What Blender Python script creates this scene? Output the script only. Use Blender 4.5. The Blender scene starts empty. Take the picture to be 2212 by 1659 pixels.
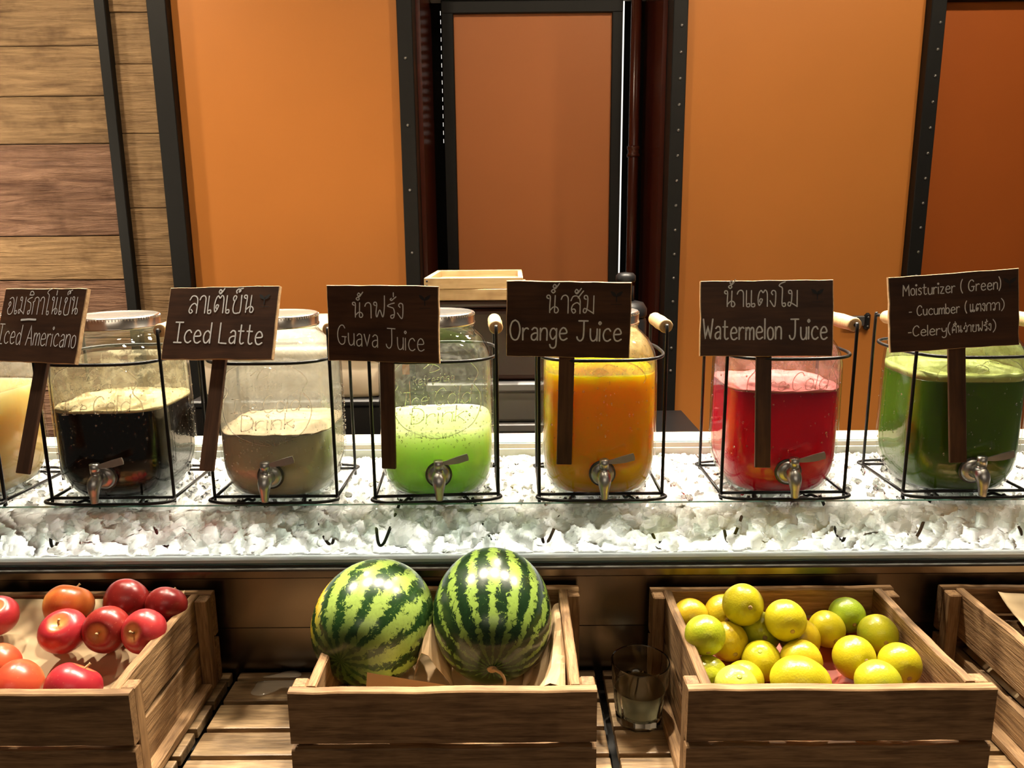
import bpy, bmesh, math, random
from mathutils import Vector, Matrix, noise
random.seed(7)
SC = bpy.context.scene
COL = SC.collection
R = math.radians

# ------------------------------------------------------------------ camera
def make_camera():
    f, pitch, yaw, roll = 1660.0, R(11.61), R(-0.23), R(0.54)
    F = Vector((math.sin(yaw)*math.cos(pitch), math.cos(yaw)*math.cos(pitch), -math.sin(pitch)))
    Rt = Vector((math.cos(yaw), -math.sin(yaw), 0)); U = Rt.cross(F)
    R2 = math.cos(roll)*Rt - math.sin(roll)*U
    U2 = math.sin(roll)*Rt + math.cos(roll)*U
    cam = bpy.data.cameras.new('camera'); o = bpy.data.objects.new('camera', cam); COL.objects.link(o)
    m = Matrix((R2, U2, -F)).transposed().to_4x4(); m.translation = (0, 0, 0.361)
    o.matrix_world = m
    cam.sensor_width = 36.0; cam.lens = 36.0*f/2212.0
    cam.clip_start = 0.02; cam.clip_end = 50
    SC.camera = o
make_camera()

# ------------------------------------------------------------------ world, lamps, exposure
w = bpy.data.worlds.new('room_light'); SC.world = w; w.use_nodes = True
w.node_tree.nodes['Background'].inputs[0].default_value = (1.0, 0.86, 0.70, 1)
w.node_tree.nodes['Background'].inputs[1].default_value = 0.05
SC.view_settings.view_transform = 'Standard'; SC.view_settings.look = 'None'
SC.view_settings.gamma = 1; SC.view_settings.use_curve_mapping = False
SC.view_settings.exposure = 0.0
def spot(x, y, z, tx, ty, tz, watts, ang, col=(1, .80, .55), rad=.03, blend=.6):
    l = bpy.data.lights.new('spotlight', 'SPOT'); l.energy = watts; l.color = col
    l.spot_size = R(ang); l.spot_blend = blend; l.shadow_soft_size = rad
    o = bpy.data.objects.new('spotlight', l); COL.objects.link(o); o.location = (x, y, z)
    o.rotation_euler = (Vector((tx, ty, tz))-Vector((x, y, z))).to_track_quat('-Z', 'Y').to_euler()
LAMP_Y, LAMP_Z = 1.52, 1.72
for lx in (-1.15, -0.42, 0.10, 0.62, 1.25):
    spot(lx, LAMP_Y, LAMP_Z, lx*.95, 0.98, -0.1, 190, 84, col=(1, .88, .70))
for lx in (-.98, -.62, -.22, .18, .52, .92):      # added spots, unseen above the frame, that backlight the juice from behind
    spot(lx, 1.98, 1.22, lx*.9, 1.02, 0.02, 75, 62, col=(1, .88, .70), rad=.025, blend=.5)
for lx, lw in ((-1.75, 120), (-0.55, 33), (0.75, 50), (1.45, 42)):
    spot(lx, 0.98, 1.93, lx, 2.3, 0.10, lw, 96, col=(1, .82, .58), rad=.06)
spot(-1.80, 1.72, 0.42, -1.36, 2.2, 0.36, 22, 120, col=(1, .84, .62), rad=.04)      # lamp beside the wood-clad wall
def area(x, y, z, tx, ty, tz, sx, sy, watts, col):
    l = bpy.data.lights.new('front_fill_light', 'AREA'); l.shape = 'RECTANGLE'; l.size = sx; l.size_y = sy
    l.energy = watts; l.color = col
    o = bpy.data.objects.new('front_fill_light', l); COL.objects.link(o); o.location = (x, y, z)
    o.rotation_euler = (Vector((tx, ty, tz))-Vector((x, y, z))).to_track_quat('-Z', 'Y').to_euler()
area(0.2, -1.6, 1.85, 0.1, 2.0, 0.2, 2.4, 0.8, 13, (1, .84, .64))  # added fill from the camera side for front faces, no real fitting
cy = SC.cycles
cy.max_bounces = 10; cy.diffuse_bounces = 3; cy.glossy_bounces = 4; cy.transmission_bounces = 6
cy.transparent_max_bounces = 24; cy.use_light_tree = False; cy.caustics_reflective = False; cy.caustics_refractive = False
cy.sample_clamp_indirect = 4.0; cy.adaptive_threshold = 0.02; cy.use_denoising = True

# ------------------------------------------------------------------ materials
MATS = {}
def newmat(name):
    m = bpy.data.materials.new(name); m.use_nodes = True; nt = m.node_tree
    for n in list(nt.nodes): nt.nodes.remove(n)
    out = nt.nodes.new('ShaderNodeOutputMaterial')
    MATS[name] = m
    return m, nt, out
def N(nt, typ, **kw):
    n = nt.nodes.new(typ)
    for k, v in kw.items():
        if k in n.bl_rna.properties and k != 'inputs': setattr(n, k, v)
    return n
def setin(n, **kw):
    for k, v in kw.items():
        n.inputs[k.replace('_', ' ')].default_value = v
    return n
def c4(c): return (c[0], c[1], c[2], 1)
def ramp(nt, fac, stops, interp='LINEAR'):
    r = N(nt, 'ShaderNodeValToRGB'); cr = r.color_ramp; cr.interpolation = interp
    while len(cr.elements) < len(stops): cr.elements.new(0.5)
    for e, (p, c) in zip(cr.elements, stops): e.position = p; e.color = c4(c)
    nt.links.new(fac, r.inputs[0]); return r.outputs[0]
def math_(nt, op, a, b=None, clamp=False):
    n = N(nt, 'ShaderNodeMath'); n.operation = op; n.use_clamp = clamp
    for i, v in enumerate((a, b)):
        if v is None: continue
        if isinstance(v, (int, float)): n.inputs[i].default_value = v
        else: nt.links.new(v, n.inputs[i])
    return n.outputs[0]
def mixc(nt, fac, a, b, blend='MIX'):
    n = N(nt, 'ShaderNodeMix'); n.data_type = 'RGBA'; n.blend_type = blend
    for i, v in ((0, fac), (6, a), (7, b)):
        if isinstance(v, (int, float)): n.inputs[i].default_value = v
        elif isinstance(v, (tuple, list)): n.inputs[i].default_value = c4(v)
        else: nt.links.new(v, n.inputs[i])
    return n.outputs[2]
def noise_(nt, vec, scale, detail=3, rough=.55, w4=None, dist=0.0):
    n = N(nt, 'ShaderNodeTexNoise'); n.noise_dimensions = '4D' if w4 is not None else '3D'
    nt.links.new(vec, n.inputs['Vector']); n.inputs['Scale'].default_value = scale
    n.inputs['Detail'].default_value = detail; n.inputs['Roughness'].default_value = rough
    n.inputs['Distortion'].default_value = dist
    if w4 is not None: nt.links.new(w4, n.inputs['W'])
    return n.outputs[0]
def objco(nt, scale=(1, 1, 1), rot=(0, 0, 0)):
    t = N(nt, 'ShaderNodeTexCoord'); m = N(nt, 'ShaderNodeMapping')
    m.inputs['Scale'].default_value = scale; m.inputs['Rotation'].default_value = rot
    nt.links.new(t.outputs['Object'], m.inputs['Vector']); return m.outputs[0]
def bump(nt, h, strength=.3, dist=.001):
    b = N(nt, 'ShaderNodeBump'); b.inputs['Strength'].default_value = strength; b.inputs['Distance'].default_value = dist
    nt.links.new(h, b.inputs['Height']); return b.outputs[0]
def princ(nt, out, **kw):
    p = N(nt, 'ShaderNodeBsdfPrincipled')
    for k, v in kw.items():
        i = p.inputs[k.replace('_', ' ')]
        if hasattr(v, 'links') or hasattr(v, 'is_linked'): nt.links.new(v, i)
        elif isinstance(v, tuple) and len(v) == 3 and i.type == 'RGBA': i.default_value = c4(v)
        else: i.default_value = v
    nt.links.new(p.outputs[0], out.inputs[0]); return p
def plain(name, col, rough=.5, metal=0.0, spec=.5, coat=0.0, nz=0.0, nscale=40):
    m, nt, out = newmat(name)
    base = col
    kw = dict(Roughness=rough, Metallic=metal)
    if nz:
        v = objco(nt); n = noise_(nt, v, nscale, 4)
        base = mixc(nt, n, tuple(c*(1-nz) for c in col), tuple(min(1, c*(1+nz)) for c in col))
    p = princ(nt, out, Base_Color=base, **kw)
    p.inputs['Specular IOR Level'].default_value = spec; p.inputs['Coat Weight'].default_value = coat
    return m
def wood(name, dark, light, axis=0, scale=9, stretch=14, rough=.6, bstr=.35, bdist=.0012, var=.35, spec=.35, knots=True, dist=.35):
    """grain runs along local axis; each object gets its own grain and tone"""
    m, nt, out = newmat(name)
    sc = [stretch, stretch, stretch]; sc[axis] = 1.0
    v = objco(nt, tuple(s*1.0 for s in sc))
    oi = N(nt, 'ShaderNodeObjectInfo'); rnd = oi.outputs['Random']
    w4 = math_(nt, 'MULTIPLY', rnd, 37.0)
    g = noise_(nt, v, scale, 5, .62, w4, dist)
    g2 = noise_(nt, v, scale*3.1, 3, .6, w4)
    v2 = objco(nt); blot = noise_(nt, v2, 14, 3, .6, w4)
    f = math_(nt, 'ADD', math_(nt, 'MULTIPLY', g, .75), math_(nt, 'MULTIPLY', g2, .25))
    col = ramp(nt, f, [(.30, dark), (.50, tuple((a+b)/2 for a, b in zip(dark, light))), (.68, light)])
    tone = math_(nt, 'ADD', 1-var*.5, math_(nt, 'MULTIPLY', rnd, var))
    hv = N(nt, 'ShaderNodeHueSaturation'); nt.links.new(col, hv.inputs['Color']); nt.links.new(tone, hv.inputs['Value'])
    bl = ramp(nt, blot, [(.28, (.5, .44, .38)), (.50, (1, 1, 1))])
    colf = mixc(nt, .75, hv.outputs[0], bl, 'MULTIPLY')
    if knots:
        vk = objco(nt, tuple((3.0 if i == axis else 9.0) for i in range(3)))
        k = N(nt, 'ShaderNodeTexVoronoi'); k.voronoi_dimensions = '4D'; nt.links.new(vk, k.inputs['Vector']); nt.links.new(w4, k.inputs['W'])
        k.inputs['Scale'].default_value = 2.2
        kc = ramp(nt, k.outputs['Distance'], [(.06, (.12, .08, .06)), (.14, (1, 1, 1))])
        colf = mixc(nt, .8, colf, kc, 'MULTIPLY')
    p = princ(nt, out, Base_Color=colf, Roughness=rough, Normal=bump(nt, f, bstr, bdist))
    p.inputs['Specular IOR Level'].default_value = spec
    return m
def thin_glass(name, tint=(.96, .98, .97), rough=.03, ior=1.5, fog=0.0, fogcol=(.9, .88, .84), fscale=60, bstr=0.0, bscale=300, fedge=(.45, .62)):
    m, nt, out = newmat(name)
    fr = N(nt, 'ShaderNodeFresnel')
    gm = N(nt, 'ShaderNodeNewGeometry')      # a thin wall reflects alike from both sides
    nt.links.new(math_(nt, 'ADD', ior, math_(nt, 'MULTIPLY', gm.outputs['Backfacing'], 1/ior-ior)), fr.inputs[0])
    tr = N(nt, 'ShaderNodeBsdfTransparent'); tr.inputs[0].default_value = c4(tint)
    gl = N(nt, 'ShaderNodeBsdfGlossy'); gl.inputs['Roughness'].default_value = rough
    v = objco(nt)
    if bstr:
        b = bump(nt, noise_(nt, v, bscale, 2), bstr, .001)
        nt.links.new(b, gl.inputs['Normal']); nt.links.new(b, fr.inputs['Normal'])
    mx = N(nt, 'ShaderNodeMixShader'); nt.links.new(fr.outputs[0], mx.inputs[0])
    nt.links.new(tr.outputs[0], mx.inputs[1]); nt.links.new(gl.outputs[0], mx.inputs[2])
    last = mx.outputs[0]
    if fog:
        n = noise_(nt, v, fscale, 4, .65, None, .6)
        ff = ramp(nt, n, [(fedge[0], (fog*.35,)*3), (fedge[1], (fog,)*3)])
        df = N(nt, 'ShaderNodeBsdfDiffuse'); df.inputs[0].default_value = c4(fogcol)
        tl = N(nt, 'ShaderNodeBsdfTranslucent'); tl.inputs[0].default_value = c4(fogcol)
        md = N(nt, 'ShaderNodeMixShader'); md.inputs[0].default_value = .55
        nt.links.new(df.outputs[0], md.inputs[1]); nt.links.new(tl.outputs[0], md.inputs[2])
        m2 = N(nt, 'ShaderNodeMixShader'); nt.links.new(ff, m2.inputs[0])
        nt.links.new(last, m2.inputs[1]); nt.links.new(md.outputs[0], m2.inputs[2]); last = m2.outputs[0]
    nt.links.new(last, out.inputs[0]); return m
def juice(name, col, sss=1.0, rad=.03, radcol=None, rough=.25, spec=.3):
    m, nt, out = newmat(name)
    v = objco(nt); n = noise_(nt, v, 22, 3)
    b = mixc(nt, n, tuple(c*.93 for c in col), tuple(min(1, c*1.05) for c in col))
    p = princ(nt, out, Base_Color=b, Roughness=rough)
    p.inputs['Subsurface Weight'].default_value = sss
    p.inputs['Subsurface Radius'].default_value = radcol or (1, 1, 1)
    p.inputs['Subsurface Scale'].default_value = rad
    p.inputs['Specular IOR Level'].default_value = spec
    return m

M_blackwire = plain('black_wire', (.006, .0055, .0055), .40, spec=.35)
M_chrome = plain('brushed_steel_tap', (.60, .59, .57), .36, 1.0, nz=.12, nscale=200)
M_lid = plain('lid_metal', (.78, .74, .68), .22, 1.0)
M_grip = wood('grip_wood', (.55, .33, .14), (.85, .62, .34), axis=1, scale=30, knots=False, rough=.45)
M_crate = wood('crate_wood', (.085, .038, .014), (.44, .255, .115), axis=0, scale=16, stretch=13, rough=.62)
M_crateY = wood('crate_wood_side', (.085, .040, .015), (.48, .285, .13), axis=1, scale=17, stretch=12, rough=.62, bstr=.9, bdist=.004)
M_crateZ = wood('crate_wood_post', (.10, .045, .017), (.45, .265, .12), axis=2, scale=16, stretch=13, rough=.62)
M_slat = wood('slat_wood', (.085, .044, .018), (.52, .345, .175), axis=0, scale=16, stretch=12, rough=.42, bstr=.5, bdist=.0015, var=.3, spec=.5)
M_plank = wood('wall_plank_tan', (.15, .083, .036), (.50, .315, .155), axis=0, scale=5.5, stretch=13, rough=.7, bstr=1.0, bdist=.012, var=.35, dist=1.1)
M_plankR = wood('wall_plank_red', (.11, .045, .027), (.47, .265, .165), axis=0, scale=5.0, stretch=11, rough=.55, bstr=1.0, bdist=.022, var=.25, dist=1.5)
M_orange = plain('orange_panel', (.60, .215, .044), .42, spec=.35, nz=.05, nscale=6)
M_orange_door = plain('orange_door', (.52, .175, .052), .42, spec=.35, nz=.05, nscale=6)
M_orange_dark = plain('dark_orange_door', (.40, .095, .014), .45, spec=.3, nz=.06, nscale=6)
M_frame = plain('black_frame', (.007, .0065, .006), .55, spec=.3, nz=.3, nscale=30)
M_redbrown = plain('redbrown_lacquer', (.085, .018, .009), .22, spec=.5)
M_stud = plain('rivet_metal', (.25, .24, .23), .35, .8)
M_header = plain('header_metal', (.62, .55, .46), .4)
M_steel = plain('counter_steel', (.22, .18, .145), .26, 1.0, nz=.10, nscale=9)
M_ledge = plain('ledge_stone', (.72, .63, .52), .45)
M_white = plain('trough_white', (.85, .85, .82), .5)
M_dark = plain('dark_void', (.010, .008, .006), .7)
M_glassedge = plain('glass_edge_green', (.05, .11, .09), .2)
M_pane = thin_glass('glass_pane', (.975, .99, .982), .02, 1.5)
M_board = wood('sign_board', (.030, .012, .006), (.095, .040, .018), axis=0, scale=8, stretch=10, rough=.45, var=.4, knots=False, bstr=.15, spec=.3)
M_boardedge = wood('sign_edge', (.35, .20, .09), (.66, .44, .24), axis=0, scale=12, rough=.7, knots=False)
M_stake = wood('sign_stake', (.030, .013, .006), (.11, .048, .022), axis=2, scale=8, rough=.5, knots=False, bstr=.2)
M_chalk = plain('chalk', (.85, .83, .80), .9, nz=.25, nscale=300)
M_mark = plain('black_ink', (.006, .005, .004), .6)
M_drop, _nt, _o = newmat('water_drop')
_g = N(_nt, 'ShaderNodeBsdfGlass'); _g.inputs['IOR'].default_value = 1.36; _g.inputs['Roughness'].default_value = 0.0
_nt.links.new(_g.outputs[0], _o.inputs[0])
M_gasket = plain('tap_washer', (.10, .10, .09), .3, .6)
M_paper = plain('kraft_paper', (.56, .38, .20), .75, nz=.12, nscale=25)
M_paper_white = plain('pale_paper', (.50, .365, .20), .75, nz=.10, nscale=20)
M_redpaper = plain('red_card', (.45, .075, .035), .5)
M_box = wood('tray_wood', (.55, .34, .15), (.86, .62, .34), axis=0, scale=6, rough=.5)
M_browncab = plain('dark_brown_plastic', (.030, .012, .008), .35, spec=.35)
M_greybin = plain('grey_plastic', (.16, .16, .165), .35)
M_blackplastic = plain('black_plastic', (.010, .010, .011), .40, spec=.4)
M_cream = plain('cream_plastic', (.80, .66, .50), .4)
M_glow, _nt, _o = newmat('door_gap_light')
_e = N(_nt, 'ShaderNodeEmission'); _e.inputs[0].default_value = (1, .95, .85, 1); _e.inputs[1].default_value = 1.3
_nt.links.new(_e.outputs[0], _o.inputs[0])
M_floor = plain('floor_tile', (.10, .07, .05), .5)
M_ceil = plain('ceiling_paint', (.25, .21, .17), .8)

# ice: cloudy, wet, partly clear
m, nt, out = newmat('crushed_ice'); M_ice = m
v = objco(nt); n1 = noise_(nt, v, 120, 3); vo_ = N(nt, 'ShaderNodeTexVoronoi'); nt.links.new(v, vo_.inputs['Vector']); vo_.inputs['Scale'].default_value = 62
n2 = ramp(nt, vo_.outputs['Color'], [(.2, (0, 0, 0)), (.8, (1, 1, 1))])
p = princ(nt, out, Base_Color=mixc(nt, n2, (.70, .725, .71), (.93, .93, .915)), Roughness=.14, Normal=bump(nt, n1, .30, .002))
p.inputs['Subsurface Weight'].default_value = 1.0; p.inputs['Subsurface Radius'].default_value = (1, 1, .97); p.inputs['Subsurface Scale'].default_value = .07
p.inputs['Specular IOR Level'].default_value = .5; p.inputs['IOR'].default_value = 1.33
M_iceclear, _nt, _o = newmat('clear_ice')
_g = N(_nt, 'ShaderNodeBsdfGlass'); _g.inputs['IOR'].default_value = 1.31; _g.inputs['Roughness'].default_value = .04
_nt.links.new(_g.outputs[0], _o.inputs[0])

# watermelon rind (local Z is the long axis)
def melon_mat(name, nst, lightc, darkc, bias, yellow=None, seed=0.0, wob=.42):
    m, nt, out = newmat(name)
    t = N(nt, 'ShaderNodeTexCoord'); s = N(nt, 'ShaderNodeSeparateXYZ'); nt.links.new(t.outputs['Object'], s.inputs[0])
    ang = math_(nt, 'ARCTAN2', s.outputs[1], s.outputs[0])
    v = objco(nt); mp = N(nt, 'ShaderNodeMapping'); nt.links.new(v, mp.inputs[0]); mp.inputs['Location'].default_value = (seed, seed*2, seed)
    v = mp.outputs[0]
    nA = noise_(nt, v, 24, 4, .65); nB = noise_(nt, v, 70, 6, .75, None, 1.6); nC = noise_(nt, v, 9, 2); nD = noise_(nt, v, 190, 4, .7, None, 1.0)
    a2 = math_(nt, 'ADD', ang, math_(nt, 'MULTIPLY', math_(nt, 'SUBTRACT', nA, .5), wob))
    st = math_(nt, 'SINE', math_(nt, 'MULTIPLY', a2, float(nst)))
    st = math_(nt, 'ADD', math_(nt, 'MULTIPLY', st, .5), .5)
    st = math_(nt, 'ADD', st, math_(nt, 'MULTIPLY', math_(nt, 'SUBTRACT', nB, .5), 3.4))
    st = math_(nt, 'ADD', st, math_(nt, 'MULTIPLY', math_(nt, 'SUBTRACT', nD, .5), 1.4))
    st = math_(nt, 'ADD', st, math_(nt, 'MULTIPLY', math_(nt, 'SUBTRACT', nC, .5), .9))
    lt = mixc(nt, nD, tuple(c*.65 for c in lightc), tuple(c*1.25 for c in lightc))
    if yellow:
        gx = N(nt, 'ShaderNodeVectorMath'); gx.operation = 'DOT_PRODUCT'; nt.links.new(t.outputs['Object'], gx.inputs[0]); gx.inputs[1].default_value = yellow
        y = ramp(nt, math_(nt, 'ADD', math_(nt, 'MULTIPLY', gx.outputs['Value'], 11.0), math_(nt, 'MULTIPLY', nC, .25)), [(.62, (0, 0, 0)), (.80, (1, 1, 1))])
        lt = mixc(nt, y, lt, (.75, .50, .03))
    r_ = ramp(nt, st, [(bias-.10, (0, 0, 0)), (bias+.10, (1, 1, 1))])
    dk = mixc(nt, nB, tuple(c*.4 for c in darkc), tuple(c*1.8 for c in darkc))
    # stripes close up round the two ends of the fruit
    za = math_(nt, 'ABSOLUTE', s.outputs[2])
    endm = ramp(nt, math_(nt, 'MULTIPLY', za, 10.0), [(.52, (1, 1, 1)), (.76, (.12, .12, .12))])
    r_ = mixc(nt, 1.0, r_, endm, 'MULTIPLY')
    col = mixc(nt, r_, dk, lt)
    p = princ(nt, out, Base_Color=col, Roughness=.24, Normal=bump(nt, nA, .10, .002))
    p.inputs['Specular IOR Level'].default_value = .5
    return m
M_stemdry = plain('dry_stem', (.40, .26, .12), .8, nz=.3, nscale=80)

def apple_mat(name, red, streak, amount):
    m, nt, out = newmat(name)
    oi = N(nt, 'ShaderNodeObjectInfo'); w4 = math_(nt, 'MULTIPLY', oi.outputs['Random'], 50.0)
    v = objco(nt, (1, 1, .25)); a = noise_(nt, v, 80, 3, .6, w4)
    v1 = objco(nt); b = noise_(nt, v1, 20, 2, .5, w4)
    f = math_(nt, 'ADD', math_(nt, 'MULTIPLY', a, .4), math_(nt, 'MULTIPLY', b, .6))
    col = ramp(nt, f, [(.40-amount*.2, red), (.62-amount*.1, tuple(r*.6+s*.4 for r, s in zip(red, streak))), (.80-amount*.25, streak)])
    vo = N(nt, 'ShaderNodeTexVoronoi'); nt.links.new(v1, vo.inputs['Vector']); vo.inputs['Scale'].default_value = 260
    sp = ramp(nt, vo.outputs['Distance'], [(.10, (1, 1, 1)), (.17, (0, 0, 0))])
    col = mixc(nt, math_(nt, 'MULTIPLY', sp, .16), col, (.8, .40, .22))
    tc = N(nt, 'ShaderNodeTexCoord'); sz = N(nt, 'ShaderNodeSeparateXYZ'); nt.links.new(tc.outputs['Object'], sz.inputs[0])
    rr = math_(nt, 'SQRT', math_(nt, 'ADD', math_(nt, 'POWER', sz.outputs[0], 2.0), math_(nt, 'POWER', sz.outputs[1], 2.0)))
    cav = ramp(nt, math_(nt, 'ADD', math_(nt, 'MULTIPLY', rr, 50.0), math_(nt, 'MULTIPLY', a, .5)), [(.50, (1, 1, 1)), (.95, (0, 0, 0))])      # yellowish skin round the stem hollow
    cav = math_(nt, 'MULTIPLY', cav, math_(nt, 'GREATER_THAN', sz.outputs[2], 0.0))
    col = mixc(nt, math_(nt, 'MULTIPLY', cav, .75), col, (.62, .36, .10))
    p = princ(nt, out, Base_Color=col, Roughness=.30)
    p.inputs['Specular IOR Level'].default_value = .5
    return m
M_apples = [apple_mat('apple_crimson', (.36, .016, .028), (.50, .05, .04), .2),
            apple_mat('apple_dark_red', (.20, .010, .012), (.36, .04, .02), .2),
            apple_mat('apple_red_orange', (.46, .035, .022), (.72, .22, .06), .55),
            apple_mat('apple_golden_blush', (.38, .04, .012), (.76, .33, .06), .75)]
def citrus_mat(name, c1, c2):
    m, nt, out = newmat(name)
    oi = N(nt, 'ShaderNodeObjectInfo'); w4 = math_(nt, 'MULTIPLY', oi.outputs['Random'], 50.0)
    v = objco(nt); a = noise_(nt, v, 22, 3, .55, w4); d = noise_(nt, v, 150, 3, .7, w4)
    col = ramp(nt, a, [(.36, c1), (.62, c2)])
    col = mixc(nt, math_(nt, 'MULTIPLY', ramp(nt, d, [(.70, (0, 0, 0)), (.76, (1, 1, 1))]), .4), col, (.25, .16, .03))
    vo = N(nt, 'ShaderNodeTexVoronoi'); nt.links.new(v, vo.inputs['Vector']); vo.inputs['Scale'].default_value = 420
    p = princ(nt, out, Base_Color=col, Roughness=.30, Normal=bump(nt, vo.outputs['Distance'], .25, .0006))
    p.inputs['Specular IOR Level'].default_value = .45
    return m
M_cit = [citrus_mat('citrus_yellow', (.44, .38, .010), (.56, .47, .016)),
         citrus_mat('citrus_yellow_green', (.30, .36, .016), (.50, .46, .02)),
         citrus_mat('citrus_green', (.09, .20, .012), (.26, .34, .02)),
         citrus_mat('citrus_amber', (.48, .31, .010), (.54, .41, .014)),
         citrus_mat('citrus_pale_green', (.34, .42, .08), (.52, .52, .06))]

# ------------------------------------------------------------------ mesh helpers
def mesh(name, verts, faces, mats, parent=None, smooth=False, loc=None, rot=None, fm=None):
    me = bpy.data.meshes.new(name); me.from_pydata([tuple(v) for v in verts], [], faces); me.update()
    for mt in (mats if isinstance(mats, (list, tuple)) else [mats]): me.materials.append(mt)
    if fm: me.polygons.foreach_set('material_index', fm)
    if smooth: me.polygons.foreach_set('use_smooth', [True]*len(me.polygons))
    o = bpy.data.objects.new(name, me); COL.objects.link(o)
    if parent: o.parent = parent
    if loc is not None: o.location = loc
    if rot is not None: o.rotation_euler = rot
    return o
def empty(name, loc=(0, 0, 0), rot=(0, 0, 0)):
    o = bpy.data.objects.new(name, None); COL.objects.link(o); o.location = loc; o.rotation_euler = rot
    o.empty_display_size = .02
    return o
def tag(o, label, cat, group=None):
    o['label'] = label; o['category'] = cat
    if group: o['group'] = group
    return o
def struct(o): o['kind'] = 'structure'; return o
BOXC = {}
def box_mesh(sx, sy, sz, mats, bev=.0015, jit=0.0, seg=1):
    bm = bmesh.new(); bmesh.ops.create_cube(bm, size=1)
    for v_ in bm.verts: v_.co = Vector((v_.co.x*sx, v_.co.y*sy, v_.co.z*sz))
    if bev: bmesh.ops.bevel(bm, geom=list(bm.edges), offset=min(bev, .45*min(sx, sy, sz)), segments=seg, affect='EDGES', profile=.6)
    if jit:
        for v_ in bm.verts: v_.co += Vector((random.uniform(-jit, jit), random.uniform(-jit, jit), random.uniform(-jit, jit)))
    me = bpy.data.meshes.new('box'); bm.to_mesh(me); bm.free()
    for mt in (mats if isinstance(mats, (list, tuple)) else [mats]): me.materials.append(mt)
    return me
def box(name, x0, x1, y0, y1, z0, z1, mat, parent=None, bev=.0015, jit=0.0, seg=1):
    """box given by world (or parent-local) bounds; origin at its centre"""
    key = (round(x1-x0, 5), round(y1-y0, 5), round(z1-z0, 5), mat.name if not isinstance(mat, (list, tuple)) else tuple(q.name for q in mat), bev)
    if jit == 0 and key in BOXC: me = BOXC[key]
    else:
        me = box_mesh(x1-x0, y1-y0, z1-z0, mat, bev, jit, seg)
        if jit == 0: BOXC[key] = me
    me.name = name
    o = bpy.data.objects.new(name, me); COL.objects.link(o)
    o.location = ((x0+x1)/2, (y0+y1)/2, (z0+z1)/2)
    if parent: o.parent = parent
    return o
def catmull(pts, n=6, closed=False):
    P = [Vector(p) for p in pts]
    if len(P) < 3: return P
    out = []; L = len(P); rng = range(L if closed else L-1)
    for i in rng:
        p0 = P[(i-1) % L] if (closed or i > 0) else P[0]*2-P[1]
        p1 = P[i]; p2 = P[(i+1) % L]
        p3 = P[(i+2) % L] if (closed or i+2 < L) else P[-1]*2-P[-2]
        for k in range(n):
            t = k/n; t2 = t*t; t3 = t2*t
            out.append(.5*((2*p1)+(-p0+p2)*t+(2*p0-5*p1+4*p2-p3)*t2+(-p0+3*p1-3*p2+p3)*t3))
    if not closed: out.append(P[-1])
    return out
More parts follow.
